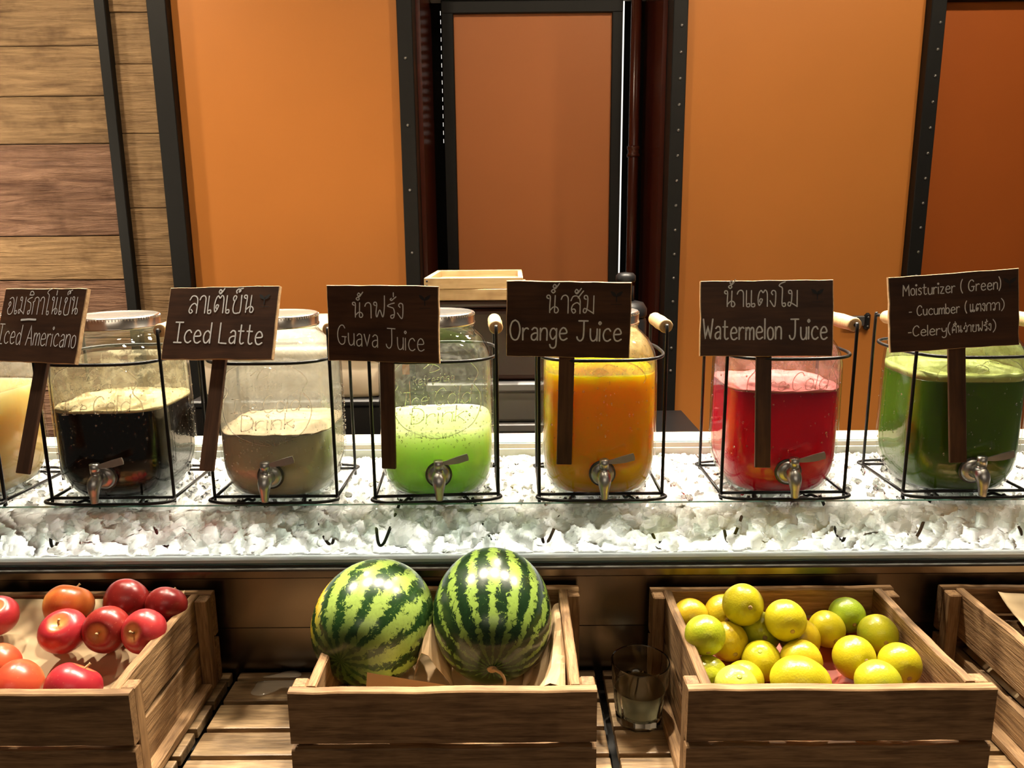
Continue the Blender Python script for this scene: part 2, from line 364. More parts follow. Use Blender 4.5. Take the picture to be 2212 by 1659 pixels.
class MB:
    def __init__(s): s.v = []; s.f = []
    def tube(s, pts, r, sides=8, closed=False, caps=True):
        P = [Vector(p) for p in pts]; n = len(P); base = len(s.v)
        rs = r if isinstance(r, (list, tuple)) else [r]*n
        up = None
        for i in range(n):
            if closed: d = P[(i+1) % n]-P[(i-1) % n]
            else: d = P[min(i+1, n-1)]-P[max(i-1, 0)]
            d = d.normalized() if d.length > 1e-9 else Vector((0, 0, 1))
            if up is None:
                up = Vector((0, 0, 1)) if abs(d.z) < .9 else Vector((1, 0, 0))
            a = d.cross(up)
            if a.length < 1e-4: a = d.cross(Vector((1, .3, 0)))
            a.normalize(); b = a.cross(d).normalized(); up = b
            for k in range(sides):
                t = 2*math.pi*k/sides
                s.v.append(P[i]+(a*math.cos(t)+b*math.sin(t))*rs[i])
        m_ = n if closed else n-1
        for i in range(m_):
            for k in range(sides):
                a0 = base+i*sides+k; a1 = base+i*sides+(k+1) % sides
                j = (i+1) % n
                b0 = base+j*sides+k; b1 = base+j*sides+(k+1) % sides
                s.f.append((a0, a1, b1, b0))
        if caps and not closed:
            s.f.append(tuple(base+k for k in reversed(range(sides))))
            s.f.append(tuple(base+(n-1)*sides+k for k in range(sides)))
        return s
    def ribbon(s, pts, w, fn):
        """flat stroke in 2D; fn maps (x,y) to a 3D point"""
        P = [Vector((p[0], p[1])) for p in pts]
        Q = [P[0]]
        for p in P[1:]:
            if (p-Q[-1]).length > 1e-6: Q.append(p)
        if len(Q) < 2: return s
        P = Q; n = len(P); base = len(s.v)
        d0 = (P[1]-P[0]).normalized(); d1 = (P[-1]-P[-2]).normalized()
        P = [P[0]-d0*w*.35]+P+[P[-1]+d1*w*.35]; n += 2
        for i in range(n):
            d = P[min(i+1, n-1)]-P[max(i-1, 0)]
            if d.length < 1e-9: d = Vector((1, 0))
            d.normalize(); nn = Vector((-d.y, d.x))
            ww = w*.5*(.55 if i in (0, n-1) else 1.0)
            s.v.append(fn(*(P[i]+nn*ww))); s.v.append(fn(*(P[i]-nn*ww)))
        for i in range(n-1): s.f.append((base+2*i, base+2*i+1, base+2*i+3, base+2*i+2))
        return s
    def box(s, x0, x1, y0, y1, z0, z1):
        b = len(s.v)
        s.v += [Vector(p) for p in ((x0, y0, z0), (x1, y0, z0), (x1, y1, z0), (x0, y1, z0), (x0, y0, z1), (x1, y0, z1), (x1, y1, z1), (x0, y1, z1))]
        s.f += [tuple(b+i for i in q) for q in ((0, 3, 2, 1), (4, 5, 6, 7), (0, 1, 5, 4), (1, 2, 6, 5), (2, 3, 7, 6), (3, 0, 4, 7))]
        return s
    def lathe(s, prof, seg=48, close_bottom=True, close_top=True, center=(0, 0, 0), expo=None):
        """prof: list of (radius,z) or (radius,z,exponent); squircle section when exponent > 2"""
        base = len(s.v); n = len(prof)
        for p in prof:
            r_, z_ = p[0], p[1]; e = p[2] if len(p) > 2 else 2.0
            for k in range(seg):
                t = 2*math.pi*k/seg; c_, s_ = math.cos(t), math.sin(t)
                q = (abs(c_)**e+abs(s_)**e)**(-1/e)
                s.v.append(Vector((center[0]+r_*q*c_, center[1]+r_*q*s_, center[2]+z_)))
        for i in range(n-1):
            for k in range(seg):
                a = base+i*seg+k; b = base+i*seg+(k+1) % seg
                s.f.append((a, b, b+seg, a+seg))
        if close_bottom: s.f.append(tuple(base+k for k in reversed(range(seg))))
        if close_top: s.f.append(tuple(base+(n-1)*seg+k for k in range(seg)))
        return s
    def blob(s, c, r, jit=.3, scl=(1, 1, 1), rot=None):
        base = len(s.v)
        for q in ICO_V:
            d = Vector(q)*r*(1+random.uniform(-jit, jit)); d = Vector((d.x*scl[0], d.y*scl[1], d.z*scl[2]))
            if rot: d = rot @ d
            s.v.append(Vector(c)+d)
        s.f += [tuple(base+i for i in t) for t in ICO_F]
        return s
    def build(s, name, mat, parent=None, smooth=True, loc=None, rot=None):
        return mesh(name, s.v, s.f, mat, parent, smooth, loc, rot)
_b = bmesh.new(); bmesh.ops.create_icosphere(_b, subdivisions=1, radius=1)
ICO_V = [tuple(v_.co) for v_ in _b.verts]; ICO_F = [tuple(v_.index for v_ in f_.verts) for f_ in _b.faces]; _b.free()
def sharp_edges(o, ang=40):
    me = o.data
    bm = bmesh.new(); bm.from_mesh(me)
    for e in bm.edges:
        if len(e.link_faces) == 2 and e.calc_face_angle(0) > R(ang): e.smooth = False
    bm.to_mesh(me); bm.free()

# ------------------------------------------------------------------ handwriting strokes
GL = {
 'I': (46, "!0,100 46,100|!23,100 23,0|!0,0 46,0"), 'c': (43, "42,50 30,62 12,54 3,30 10,7 27,0 43,9"),
 'e': (44, "5,32 40,36 36,55 22,62 8,50 3,28 10,6 26,0 44,9"), 'd': (43, "40,48 26,60 9,50 3,26 10,4 24,2 40,20|!43,100 42,0"),
 'A': (56, "!0,0 28,100 56,0|!9,36 48,36"), 'm': (51, "!0,60 0,0|0,38 10,58 20,58 25,44 25,0|25,38 36,58 46,58 51,44 51,0"),
 'r': (30, "!0,60 0,0|0,36 9,54 22,60 30,55"), 'i': (3, "!0,60 0,0|0,82 6,89 0,96 -6,89 0,82"),
 'a': (38, "6,52 18,62 32,58 36,42 36,0|36,36 18,34 4,24 5,6 18,0 30,8 36,20"), 'n': (36, "!0,60 0,0|0,36 12,58 28,60 36,46 36,0"),
 'o': (40, "20,62 6,52 2,30 8,6 21,0 35,8 39,30 34,53 20,62"), 'L': (44, "!0,100 0,2 44,0"),
 't': (36, "14,92 13,40 14,10 24,0 36,6|!0,62 32,62"), 'G': (58, "50,84 38,98 20,94 6,72 2,42 10,12 28,0 46,10 50,38|!30,40 58,40"),
 'u': (37, "0,60 1,22 8,3 20,0 32,10 36,28|!37,60 37,0"), 'v': (36, "!0,60 18,0 36,60"),
 'J': (58, "!8,100 58,100|36,100 36,40 32,12 18,0 4,8 0,20"), 'O': (58, "30,100 12,88 2,52 10,14 28,0 46,10 56,50 48,86 30,100"),
 'g': (38, "36,50 24,61 10,56 3,34 10,12 22,8 36,26|38,60 37,0 34,-28 22,-38 8,-34 2,-20"), 'W': (62, "!0,100 14,0 30,66 46,0 62,100"),
 'l': (2, "!0,100 0,0"), 'M': (58, "!0,0 4,100 28,40 54,100 58,0"), 's': (30, "30,54 18,62 6,54 8,40 24,28 28,12 16,0 2,7"),
 'z': (36, "!2,60 34,60 2,0 36,0"), '(': (16, "16,112 4,84 0,50 4,16 16,-12"), ')': (16, "0,112 12,84 16,50 12,16 0,-12"),
 'C': (50, "50,80 38,98 20,94 5,70 2,40 10,10 28,0 48,14"), 'b': (36, "!0,100 0,0|0,20 12,3 26,2 36,20 34,44 22,58 8,52 0,36"),
 'y': (37, "0,60 4,34 16,26 30,34 36,58|37,60 36,0 30,-26 14,-34 2,-24"), '-': (24, "!0,38 24,38"),
 'D': (46, "!4,100 4,0|4,100 30,94 46,70 46,30 30,6 4,0"), 'k': (34, "!0,100 0,0|!30,58 0,26|!8,32 34,0"),
 'R': (44, "!2,0 2,100|2,100 30,98 40,78 28,56 2,52|!16,52 44,0"), 'f': (32, "32,92 22,100 14,88 14,0|!0,60 28,60"),
 'h': (35, "!0,100 0,0|0,36 12,58 28,60 35,46 35,0"), 'S': (42, "40,86 26,100 8,92 6,68 24,52 42,36 40,10 22,0 2,12"),
 'E': (38, "!36,100 0,100 0,0 38,0|!0,52 30,52"), ' ': (26, ""),
 'น': (66, "14,80 4,86 6,98 18,98 22,84 20,40 20,2|20,14 40,34 58,32 66,16 58,2 46,6 46,30 48,98"),
 'า': (38, "0,76 8,94 24,100 36,88 38,60 38,0"),
 'ส': (52, "0,70 12,94 34,96 48,76 50,40 50,0|50,46 34,60 12,48 4,22 14,2 26,10 20,24 8,22|38,86 50,104 66,126"),
 'ม': (56, "16,80 6,84 6,98 18,100 24,84 22,34 14,6 2,10 6,28 24,22 56,2|!56,100 56,0"),
 'ฝ': (70, "14,78 4,84 6,98 18,98 22,80 16,30 22,4 40,50 58,4 68,60 70,142"),
 'ร': (48, "46,100 20,92 4,80 24,72 40,64 46,36 40,6 26,2 24,18 40,24"),
 'ง': (38, "18,72 10,84 18,98 32,94 36,76 34,20 26,0 2,36"),
 'เ': (26, "4,100 4,14 12,0 24,4 22,20 6,16"), 'แ': (56, "4,100 4,14 12,0 24,4 22,20 6,16|34,100 34,14 42,0 54,4 52,20 36,16"),
 'ต': (60, "26,22 14,30 18,46 30,40 12,6 4,40 10,80 22,98 34,84 46,100 58,84 60,40 60,0"),
 'โ': (42, "40,150 14,140 4,126 20,116 24,96 22,20 30,0 42,4 40,20 26,18"),
 'อ': (58, "14,50 8,62 18,74 28,62 20,46 6,30 14,4 36,0 54,14 58,50 52,84 34,100 10,90"),
 'ก': (54, "6,0 6,60 0,70 14,78 14,92 34,100 52,88 54,50 54,0"),
 'ย': (54, "22,78 10,70 4,84 12,98 24,90 12,60 8,20 18,0 40,0 54,12 54,100"),
 'ล': (52, "2,76 16,98 40,96 52,72 52,0|52,40 36,56 16,46 4,16 14,0 26,10 16,22"),
 'ค': (56, "6,0 4,60 16,92 36,100 54,84 56,40 56,0|6,30 24,56 34,44 24,34"),
 'ฉ': (52, "22,56 12,46 6,56 16,68 22,86 36,98 50,80 50,20 40,2 28,8 36,22 50,16"),
 'ว': (40, "2,80 14,98 34,92 40,60 38,14 28,0 18,8 26,20 38,16"),
}
MK = {'T': "2,10 10,22 20,12 10,2 2,10 14,-2 36,28", 'E': "!14,0 14,26", 'N': "14,0 24,10 14,20 4,10 14,0",
      'K': "4,0 0,14 14,24 26,14 16,6 22,22 40,28", 'i': "0,0 8,20 28,20 38,2 0,0", 'U': "0,0 8,20 28,20 38,2 0,0|!28,4 28,28|!38,2 38,28",
      'A': "12,16 4,8 12,2 22,10 40,26"}
# thai words: base letter followed by <marks>
WORDS = {'orange': "น<NT>าส<T>ม", 'melon': "น<NT>าแตงโม", 'guava': "น<NT>าฝร<AE>ง", 'latte': "ลาเต<T>เย<K>น",
         'americano': "อเมร<i>กาโน<E>เย<K>น", 'cucumber': "แตงกวา", 'celery': "ค<UE>นฉ<E>ายฝร<AE>ง"}
def parse(s):
    out = []; i = 0
    while i < len(s):
        if i+1 < len(s) and s[i+1] == '<':
            j = s.index('>', i); out.append((s[i], s[i+2:j])); i = j+1
        else: out.append((s[i], '')); i += 1
    return out
def strokes_of(text, gap=12):
    """list of polylines (units: capital height 100) and total width"""
    res = []; x = 0
    def add(defn, ox, oy):
        for part in defn.split('|'):
            if not part: continue
            st = part.startswith('!'); pts = [tuple(float(q) for q in a.split(',')) for a in part.lstrip('!').split()]
            pts = [(a+ox, b+oy) for a, b in pts]
            if st:
                P = [Vector(p) for p in pts]; fine = []
                for a, b in zip(P, P[1:]): fine += [a.lerp(b, t/3) for t in range(3)]
                res.append(fine+[P[-1]])
            else: res.append(catmull(pts, 5))
    for ch, marks in parse(text):
        wd, d = GL[ch]
        add(d, x, random.uniform(-2, 2))
        for k, mk in enumerate(marks): add(MK[mk], x+wd*.35+k*10, 112+k*26)
        x += wd+gap
    return res, x-gap
def write(mb, text, x0, x1, y0, h, fn, wst, slope=0.0, gap=12):
    S, tw = strokes_of(text, gap); sx = (x1-x0)/tw; sy = h/100.0
    for pl in S:
        mb.ribbon([(x0+p.x*sx, y0+p.y*sy+slope*(p.x*sx)) for p in pl], wst, fn)
def emboss(mb, text, x0, x1, y0, h, fn, r, slope=0.0, slant=0.0):
    S, tw = strokes_of(text); sx = (x1-x0)/tw; sy = h/100.0
    for pl in S:
        mb.tube([fn(x0+p.x*sx+slant*p.y*sy, y0+p.y*sy+slope*(p.x*sx)) for p in pl], r, 5)

# ------------------------------------------------------------------ the room
WY = 2.20
struct(box('floor', -3, 3, -2, 3.2, -1.0, -.95, M_floor, bev=0))
struct(box('ceiling', -3, 3, -2.0, 3.2, 2.0, 2.05, M_ceil, bev=0))
# orange wall: solid panels left and right of the recessed door
wb = empty('wall_back', (0, WY, 0)); struct(wb)
box('panel', -.907, -.303, 0, .06, -.95, 1.9, M_orange, wb, .002)
box('panel', .463, 1.099, 0, .06, -.95, 1.9, M_orange, wb, .002)
box('backing', -1.9, 2.2, .55, .60, -.95, 1.9, M_dark, wb, 0)
def post(name, x0, x1, y0, y1, mat=M_frame, z0=-.95, z1=1.9, rivets=None):
    o = struct(box(name, x0, x1, y0, y1, z0, z1, mat, bev=.002))
    if rivets:
        rx, zs = rivets
        for zz in zs:
            mb = MB(); mb.lathe([(.0045, 0), (.0045, .001), (.003, .0028), (.0008, .0036)], 10)
            r_ = mb.build('rivet', M_stud, o, True, (rx-(x0+x1)/2, -(y1-y0)/2, zz-(z0+z1)/2), (R(90), 0, 0))
    return o
post('trim_1', -.958, -.907, WY-.03, WY+.05)
post('trim_2', -.303, -.262, WY-.03, WY+.05, rivets=(-.283, [-.05+.17*i for i in range(7)]))
post('trim_3', .424, .463, WY-.03, WY+.05, rivets=(.447, [-.05+.066*i for i in range(16)]))
post('trim_4', 1.099, 1.139, WY-.03, WY+.05, rivets=(1.125, [-.05+.066*i for i in range(16)]))
# reveals of the door recess
struct(box('wall_left_reveal', -.262, -.250, WY+.05, WY+.36, -.95, 1.9, M_redbrown, bev=0)).name = 'wall_reveal_left'
struct(box('wall_reveal_right', .412, .424, WY+.05, WY+.36, -.95, 1.9, M_redbrown, bev=0))
dY = WY+.30
d1 = empty('door_1', (0, dY, 0)); struct(d1)
box('door_panel', -.178, .306, .012, .04, -.95, .998, M_orange_door, d1, .001)
box('frame_stile', -.214, -.178, 0, .045, -.95, 1.03, M_frame, d1, .002)
box('frame_stile', .304, .336, 0, .045, -.95, 1.03, M_frame, d1, .002)
box('frame_rail', -.214, .336, -.002, .045, .992, 1.030, M_frame, d1, .002)
struct(box('trim_5', -.25, .412, dY-.02, dY+.05, 1.034, 1.30, M_header, bev=.002))
g = box('light_gap', .3395, .3445, .03, .032, -.9, 1.03, M_glow, d1, 0)
for k in range(16): box('light_gap', -.2192, -.2180, .03, .032, .62+.025*k, .632+.025*k, M_glow, d1, 0)
# brown pipe beside the right reveal
pp = empty('pipe', (.372, dY-.03, -.95))
tag(pp, 'glossy dark brown vertical pipe with a ringed joint beside the recessed door', 'pipe')
MB().lathe([(.016, 0), (.016, 2.8)], 24).build('tube', M_redbrown, pp)
MB().lathe([(.016, 0), (.020, .002), (.020, .010), (.017, .013), (.017, .022), (.020, .025), (.020, .033), (.016, .035)], 24).build('joint', M_redbrown, pp, True, (0, 0, 1.515))
# darker door on the right
d2 = empty('door_2', (0, WY+.02, 0)); struct(d2)
box('door_panel', 1.135, 1.9, .03, .06, -.95, .945, M_orange_dark, d2, .001)
box('frame_rail', 1.137, 1.9, .0, .06, .945, 1.05, M_frame, d2, .002)
box('upper_panel', 1.137, 1.9, .02, .06, 1.05, 1.9, M_frame, d2, 0)
# flush lock plate on the right orange panel
lk = empty('lock_plate', (.988, WY, .085)); tag(lk, 'small steel lock with black end plate on orange panel beside watermelon dispenser', 'lock')
box('body', -.045, .012, -.016, 0, -.013, .016, M_stud, lk, .003)
box('strike', .012, .030, -.014, 0, -.026, .024, M_blackplastic, lk, .006)
box('window', -.030, -.005, -.0175, -.015, -.006, .008, M_blackplastic, lk, .001)
MB().lathe([(.003, 0), (.003, .002)], 10).build('screw', M_stud, lk, True, (.021, -.0135, .012), (R(90), 0, 0))
MB().lathe([(.003, 0), (.003, .002)], 10).build('screw', M_stud, lk, True, (.021, -.0135, -.014), (R(90), 0, 0))
# wood-clad wall on the left, every plank its own piece
wl = empty('wall_left', (0, WY, 0)); struct(wl)
box('backing', -1.9, -.958, .03, .06, -.95, 1.9, M_dark, wl, 0)
zl = [-.95, -.80, -.665, -.52, -.385, -.24, -.10, .055, .222, .345, .594, .718, .846, .985, 1.12, 1.27, 1.42, 1.57, 1.73, 1.9]
for i, (a, b) in enumerate(zip(zl, zl[1:])):
    red = i in (0, 2, 5, 7, 9, 10, 13) or (i == 9)
    red = i in (1, 3, 5, 6, 7, 9, 14)
    off = random.uniform(-.003, .003)
    box('plank', -1.9, -1.082, off, .03, a+.0012, b-.0012, M_plankR if red else M_plank, wl, .0025)
zr = [-.95, -.7, -.45, -.22, .02, .26, .42, .62, .80, .93, 1.10, 1.4, 1.65, 1.9]
for i, (a, b) in enumerate(zip(zr, zr[1:])):
    box('plank', -1.078, -.958, random.uniform(.006, .010), .03, a+.0008, b-.0008, M_plank, wl, .002)
post('trim_6', -1.103, -1.074, WY-.016, WY+.02)

# ------------------------------------------------------------------ things kept behind the counter
shelfb = empty('back_bench', (0, 1.5, -.95)); tag(shelfb, 'dark bench behind the juice counter carrying tubs and bins', 'bench')
box('top', -.75, .45, 0.02, .52, .79, .82, M_blackplastic, shelfb, .003)
for lx in (-.72, .42):
    for ly in (.05, .48): box('leg', lx-.02, lx+.02, ly-.02, ly+.02, 0, .79, M_blackplastic, shelfb, .002)
BZ = -.13
tub = empty('plastic_tub', (-.480, 1.75, BZ+.13)); tag(tub, 'cream plastic tub with stepped lid behind the iced latte jar', 'tub')
MB().lathe([(.95, 0, 7), (1.0, .01, 7), (1.0, .085, 7), (.97, .093, 7)], 64).build('body', M_cream, tub)
tub.children[0].scale = (.208, .13, 1)
MB().lathe([(1.02, .088, 7), (1.02, .103, 7), (.98, .110, 7), (.86, .113, 7), (.84, .150, 6), (.80, .158, 6)], 64).build('lid', M_cream, tub)
tub.children[1].scale = (.208, .13, 1)
bc = empty('black_crate', (-.480, 1.75, BZ)); tag(bc, 'black plastic crate under the cream tub', 'crate')
box('body', -.215, .215, -.14, .14, 0, .117, M_blackplastic, bc, .006)
box('rim', -.22, .22, -.145, .145, .115, .129, M_blackplastic, bc, .004)
cab = empty('beverage_cooler', (-.055, 1.72, BZ)); tag(cab, 'glossy dark brown cooler box behind guava and orange jars', 'cooler')
box('body', -.155, .155, -.14, .16, .174, .325, M_browncab, cab, .012, seg=3)
box('lid', -.160, .160, -.145, .165, .327, .343, M_browncab, cab, .008, seg=3)
box('latch', .048, .066, -.150, -.143, .290, .297, M_lid, cab, .002)
for i, (z0, z1) in enumerate(((0, .085), (.087, .172))):
    b_ = empty('storage_bin', (0.01, 1.70, BZ+z0)); tag(b_, ('lower' if i == 0 else 'upper')+' grey plastic bin of the pair under the brown cooler', 'bin', 'grey bins under the cooler')
    box('body', -.19, .19, -.13, .15, 0, z1-z0-.018, M_greybin if i else M_blackplastic, b_, .006)
    box('rim', -.195, .195, -.137, .155, z1-z0-.020, z1-z0, M_greybin, b_, .004)
    box('latch', .135, .160, -.142, -.136, .010, .030, M_blackplastic, b_, .002)
for i, (z, dx) in enumerate(((.3445, 0.0), (.3675, -.004))):
    t_ = empty('wooden_tray', (-.078+dx, 1.70, BZ+z), (0, 0, R(-2+2*i)))
    tag(t_, ('lower' if i == 0 else 'upper')+' pale wooden tray of the two stacked on the brown cooler', 'tray', 'stacked trays')
    w_, d_, h_ = .100, .14, .0225
    box('front_board', -w_, w_, -d_, -d_+.010, 0, h_, M_box, t_, .001)
    box('back_board', -w_, w_, d_-.010, d_, 0, h_, M_box, t_, .001)
    box('side_board', -w_, -w_+.010, -d_+.010, d_-.010, 0, h_, M_box, t_, .001)
    box('side_board', w_-.010, w_, -d_+.010, d_-.010, 0, h_, M_box, t_, .001)
    box('base_panel', -w_+.008, w_-.008, -d_+.008, d_-.008, .004, .008, M_box, t_, 0)
    for sx in (-1,):
        for hz in (.007, .016):
            MB().lathe([(.0022, 0), (.0022, .0006)], 8).build('nail', M_mark, t_, True, (sx*(w_-.006), -d_-.0001, hz), (R(90), 0, 0))
ap = empty('airpot', (.2595, 1.80, BZ)); tag(ap, 'black pump airpot flask behind the orange juice jar', 'flask')
MB().lathe([(.046, 0), (.050, .004), (.050, .270), (.048, .277), (.045, .281)], 32).build('body', M_blackplastic, ap)
MB().lathe([(.049, .281), (.0505, .286), (.0505, .300), (.042, .314), (.026, .318)], 32).build('shoulder', M_blackplastic, ap)
MB().lathe([(.020, .316), (.020, .352), (.016, .354), (.016, .362)], 24).build('pump_neck', M_blackplastic, ap)
MB().lathe([(.014, .360), (.021, .361), (.0235, .366), (.023, .376), (.017, .382), (.003, .384)], 24).build('pump_knob', M_blackplastic, ap)

# ------------------------------------------------------------------ counter with the ice trough
X0, X1 = -1.15, 1.15
ct = empty('ice_counter', (0, .97, -.95)); tag(ct, 'long steel display counter with glass-fronted ice trough', 'counter')
CZ = .95
def cbox(name, x0, x1, y0, y1, z0, z1, mat, bev=.0015, par=ct):
    return box(name, x0, x1, y0-.97, y1-.97, z0+CZ, z1+CZ, mat, par, bev)
def pane(name, y0, y1, z0, z1):
    v_ = []; mb = MB().box(X0, X1, y0-.97, y1-.97, z0+CZ, z1+CZ)
    fm = [1, 1, 0, 0, 0, 0]
    return mesh(name, mb.v, mb.f, [M_pane, M_glassedge], ct, fm=fm)
pane('front_glass', .966, .972, -.084, 0.0)
pane('back_glass', 1.258, 1.263, -.06, 0.0)
cbox('trough_floor', X0, X1, .973, 1.256, -.086, -.080, M_white, 0)
cbox('trough_back', X0, X1, 1.2635, 1.268, -.08, -.012, M_white, 0)
cbox('back_ledge', X0, X1, 1.268, 1.328, -.04, -.001, M_ledge, .003)
cbox('steel_lip', X0, X1, .955, .972, -.0995, -.0865, M_steel, .002)
cbox('steel_apron', X0, X1, .962, .98, -.1745, -.1005, M_steel, .001)
cbox('steel_kickplate', X0, X1, .965, .98, -.262, -.1755, M_steel, .001)
cbox('carcass', X0, X1, .981, 1.32, -.95, -.09, M_dark, 0)
cbox('shelf_bed', X0, X1, .70, .964, -.30, -.262, M_dark, 0)
cbox('shelf_front', X0, X1, .68, .689, -.95, -.25, M_steel, .002)

# crushed ice: one closed bed, its front and top broken into facets by random cells
import numpy as np
rng = np.random.default_rng(5)
def cells(u, v, size, tilt, rise):
    """faceted relief: every random cell is a small tilted plane at its own height"""
    gu = np.floor(u/size).astype(int); gv = np.floor(v/size).astype(int)
    nu, nv = gu.max()-gu.min()+5, gv.max()-gv.min()+5; ou, ov = gu.min()-2, gv.min()-2
    su = rng.random((nu, nv)); sv = rng.random((nu, nv)); ta = rng.normal(0, tilt, (nu, nv)); tb_ = rng.normal(0, tilt, (nu, nv)); hh = rng.normal(0, rise, (nu, nv))
    best = np.full(u.shape, 1e9); h = np.zeros(u.shape)
    for du in (-1, 0, 1):
        for dv in (-1, 0, 1):
            a = gu-ou+du; b = gv-ov+dv
            cu = (gu+du+su[a, b])*size; cv = (gv+dv+sv[a, b])*size
            d = (u-cu)**2+(v-cv)**2; val = hh[a, b]+ta[a, b]*(u-cu)+tb_[a, b]*(v-cv)
            m_ = d < best; best = np.where(m_, d, best); h = np.where(m_, val, h)
    return h
XA, XB, YA, YB, ZB = -.86, .86, .976, 1.256, -.0775
nxi, nt_, nf_ = 640, 96, 36
xs = np.linspace(XA, XB, nxi+1)
rows = []
zf = np.linspace(ZB, -.014, nf_+1)
U, Vv_ = np.meshgrid(xs, zf, indexing='xy')
fr = cells(U, Vv_, .020, .50, .0026)+cells(U, Vv_, .009, .35, .0010)
fr = np.clip(fr, -.0075, .0065)
edge = np.clip((zf-ZB)/.006, 0, 1)[:, None]
front = np.stack([U, YA+.0065-fr*edge, Vv_+cells(U, Vv_, .015, 0, .0012)*edge], -1)
yt = np.linspace(YA+.0065, YB, nt_+1)[1:]
U2, Y2 = np.meshgrid(xs, yt, indexing='xy')
tp = cells(U2, Y2, .017, .34, .0022)+cells(U2, Y2, .007, .32, .0010)
big = np.vectorize(lambda a, b: noise.noise(Vector((a*14, b*14, 3))))(U2[::4, ::4], Y2[::4, ::4])
big = np.kron(big, np.ones((4, 4)))[:U2.shape[0], :U2.shape[1]]
zt_ = -.0115+np.clip(tp, -.006, .006)+.003*big-.014*np.clip((Y2-1.20)/.056, 0, 1)
fade = np.clip((Y2-YA-.0065)/.012, 0, 1); zt_ = -.014*(1-fade)+zt_*fade
top_ = np.stack([U2, Y2, np.minimum(zt_, -.004)], -1)
grid = np.concatenate([front, top_], 0); nr_ = grid.shape[0]
back_ = np.stack([xs, np.full_like(xs, YB), np.full_like(xs, ZB)], -1)[None]
grid = np.concatenate([grid, back_], 0); nr_ += 1
# unseen fill light added under the ice to brighten its front face
l = bpy.data.lights.new('ice_fill_light', 'AREA'); l.shape = 'RECTANGLE'; l.size = 1.7; l.size_y = .13; l.energy = 3.3; l.color = (1, .96, .88)
o = bpy.data.objects.new('ice_fill_light', l); COL.objects.link(o); o.location = (0, 1.056, -.0790); o.rotation_euler = (R(180), 0, 0)
iv = [tuple(q) for q in grid.reshape(-1, 3)]; W1 = nxi+1; fi = []
for r_ in range(nr_-1):
    b0 = r_*W1
    fi += [(b0+i, b0+i+1, b0+W1+i+1, b0+W1+i) for i in range(nxi)]
b0 = (nr_-1)*W1
fi += [(b0+i, b0+i+1, i+1, i) for i in range(nxi)]
fi.append(tuple(r_*W1 for r_ in range(nr_))); fi.append(tuple(r_*W1+nxi for r_ in reversed(range(nr_))))
ice = mesh('crushed_ice', iv, fi, M_ice)
ice['kind'] = 'stuff'; tag(ice, 'wet crushed ice filling the glass-fronted trough under the jars', 'ice')
def rrot():
    return Matrix.Rotation(random.uniform(0, 6.28), 3, Vector((random.gauss(0, 1), random.gauss(0, 1), random.gauss(0, 1))).normalized())
mb = MB(); random.seed(11)
for k in range(900):      # clear meltwater-wet splinters on top
    y = random.uniform(.990, 1.23); x = random.uniform(-.85, .85); r_ = random.uniform(.002, .0055)
    mb.blob((x, y, -.009-.014*max(0, (y-1.20)/.056)), r_, .3, (1.3, 1.3, .6), rrot())
ics = mb.build('ice_splinters', M_iceclear, ice, False); ics['kind'] = 'stuff'

# ------------------------------------------------------------------ jars, racks, signs
JY = 1.068; JA = .0795
E4 = 3.8
PROF = [(0.0460, 0.0025, 2.60), (0.0540, 0.0025, 2.80), (0.0605, 0.0060, 3.00), (0.0665, 0.0130, 3.20), (0.0725, 0.0240, 3.50), (0.0770, 0.0380, 3.70), (0.0792, 0.0540, 3.80), (0.0795, 0.0709, 3.80), (0.0795, 0.1254, 3.80), (0.0790, 0.1740, 3.80), (0.0785, 0.1890, 3.70), (0.0765, 0.2010, 3.40), (0.0730, 0.2110, 3.00), (0.0680, 0.2195, 2.60), (0.0615, 0.2260, 2.20), (0.0570, 0.2300, 2.05), (0.0550, 0.2335, 2.00), (0.0550, 0.2352, 2.00), (0.0562, 0.2365, 2.00), (0.0562, 0.2375, 2.00), (0.0545, 0.2388, 2.00), (0.0545, 0.2450, 2.00)]
def inner(prof, d):
    return [(max(.001, p[0]-d), p[1]+(d if i < 3 else 0), p[2]) for i, p in enumerate(prof)]
def prof_at(z):
    for a, b in zip(PROF[1:], PROF[2:]):
        if a[1] <= z <= b[1]:
            t = (z-a[1])/max(1e-9, b[1]-a[1]); return a[0]+(b[0]-a[0])*t, a[2]+(b[2]-a[2])*t
    return PROF[-1][0], 2
def surf(x, z, off=0.0):
    """point of the jar's front face above local (x,z)"""
    a, e = prof_at(z); q = max(0.0, a**e-abs(x)**e)**(1/e)
    return Vector((x, -q-off, z))
M_glassclear = thin_glass('jar_glass', (.955, .97, .955), .02, 1.5, bstr=.10, bscale=90)
M_filmfog = thin_glass('milky_film', (1, 1, 1), .3, 1.05, fog=.40, fogcol=(.92, .87, .80), fscale=26, fedge=(.25, .62))
M_filmstain = thin_glass('froth_film', (1, 1, 1), .3, 1.05, fog=.62, fogcol=(.90, .80, .56), fscale=55, fedge=(.47, .58))
M_filmwet = thin_glass('damp_film', (1, 1, 1), .3, 1.05, fog=.16, fogcol=(.88, .86, .78), fscale=110, fedge=(.46, .62))
M_filmpink = thin_glass('pink_froth_film', (1, 1, 1), .3, 1.05, fog=.40, fogcol=(.92, .50, .48), fscale=40, fedge=(.46, .60))
M_filmorange = thin_glass('pulp_film', (1, 1, 1), .3, 1.05, fog=.50, fogcol=(.95, .72, .38), fscale=60, fedge=(.35, .60))
M_filmgreen = thin_glass('green_froth_film', (1, 1, 1), .3, 1.05, fog=.65, fogcol=(.80, .86, .42), fscale=90, fedge=(.30, .60))
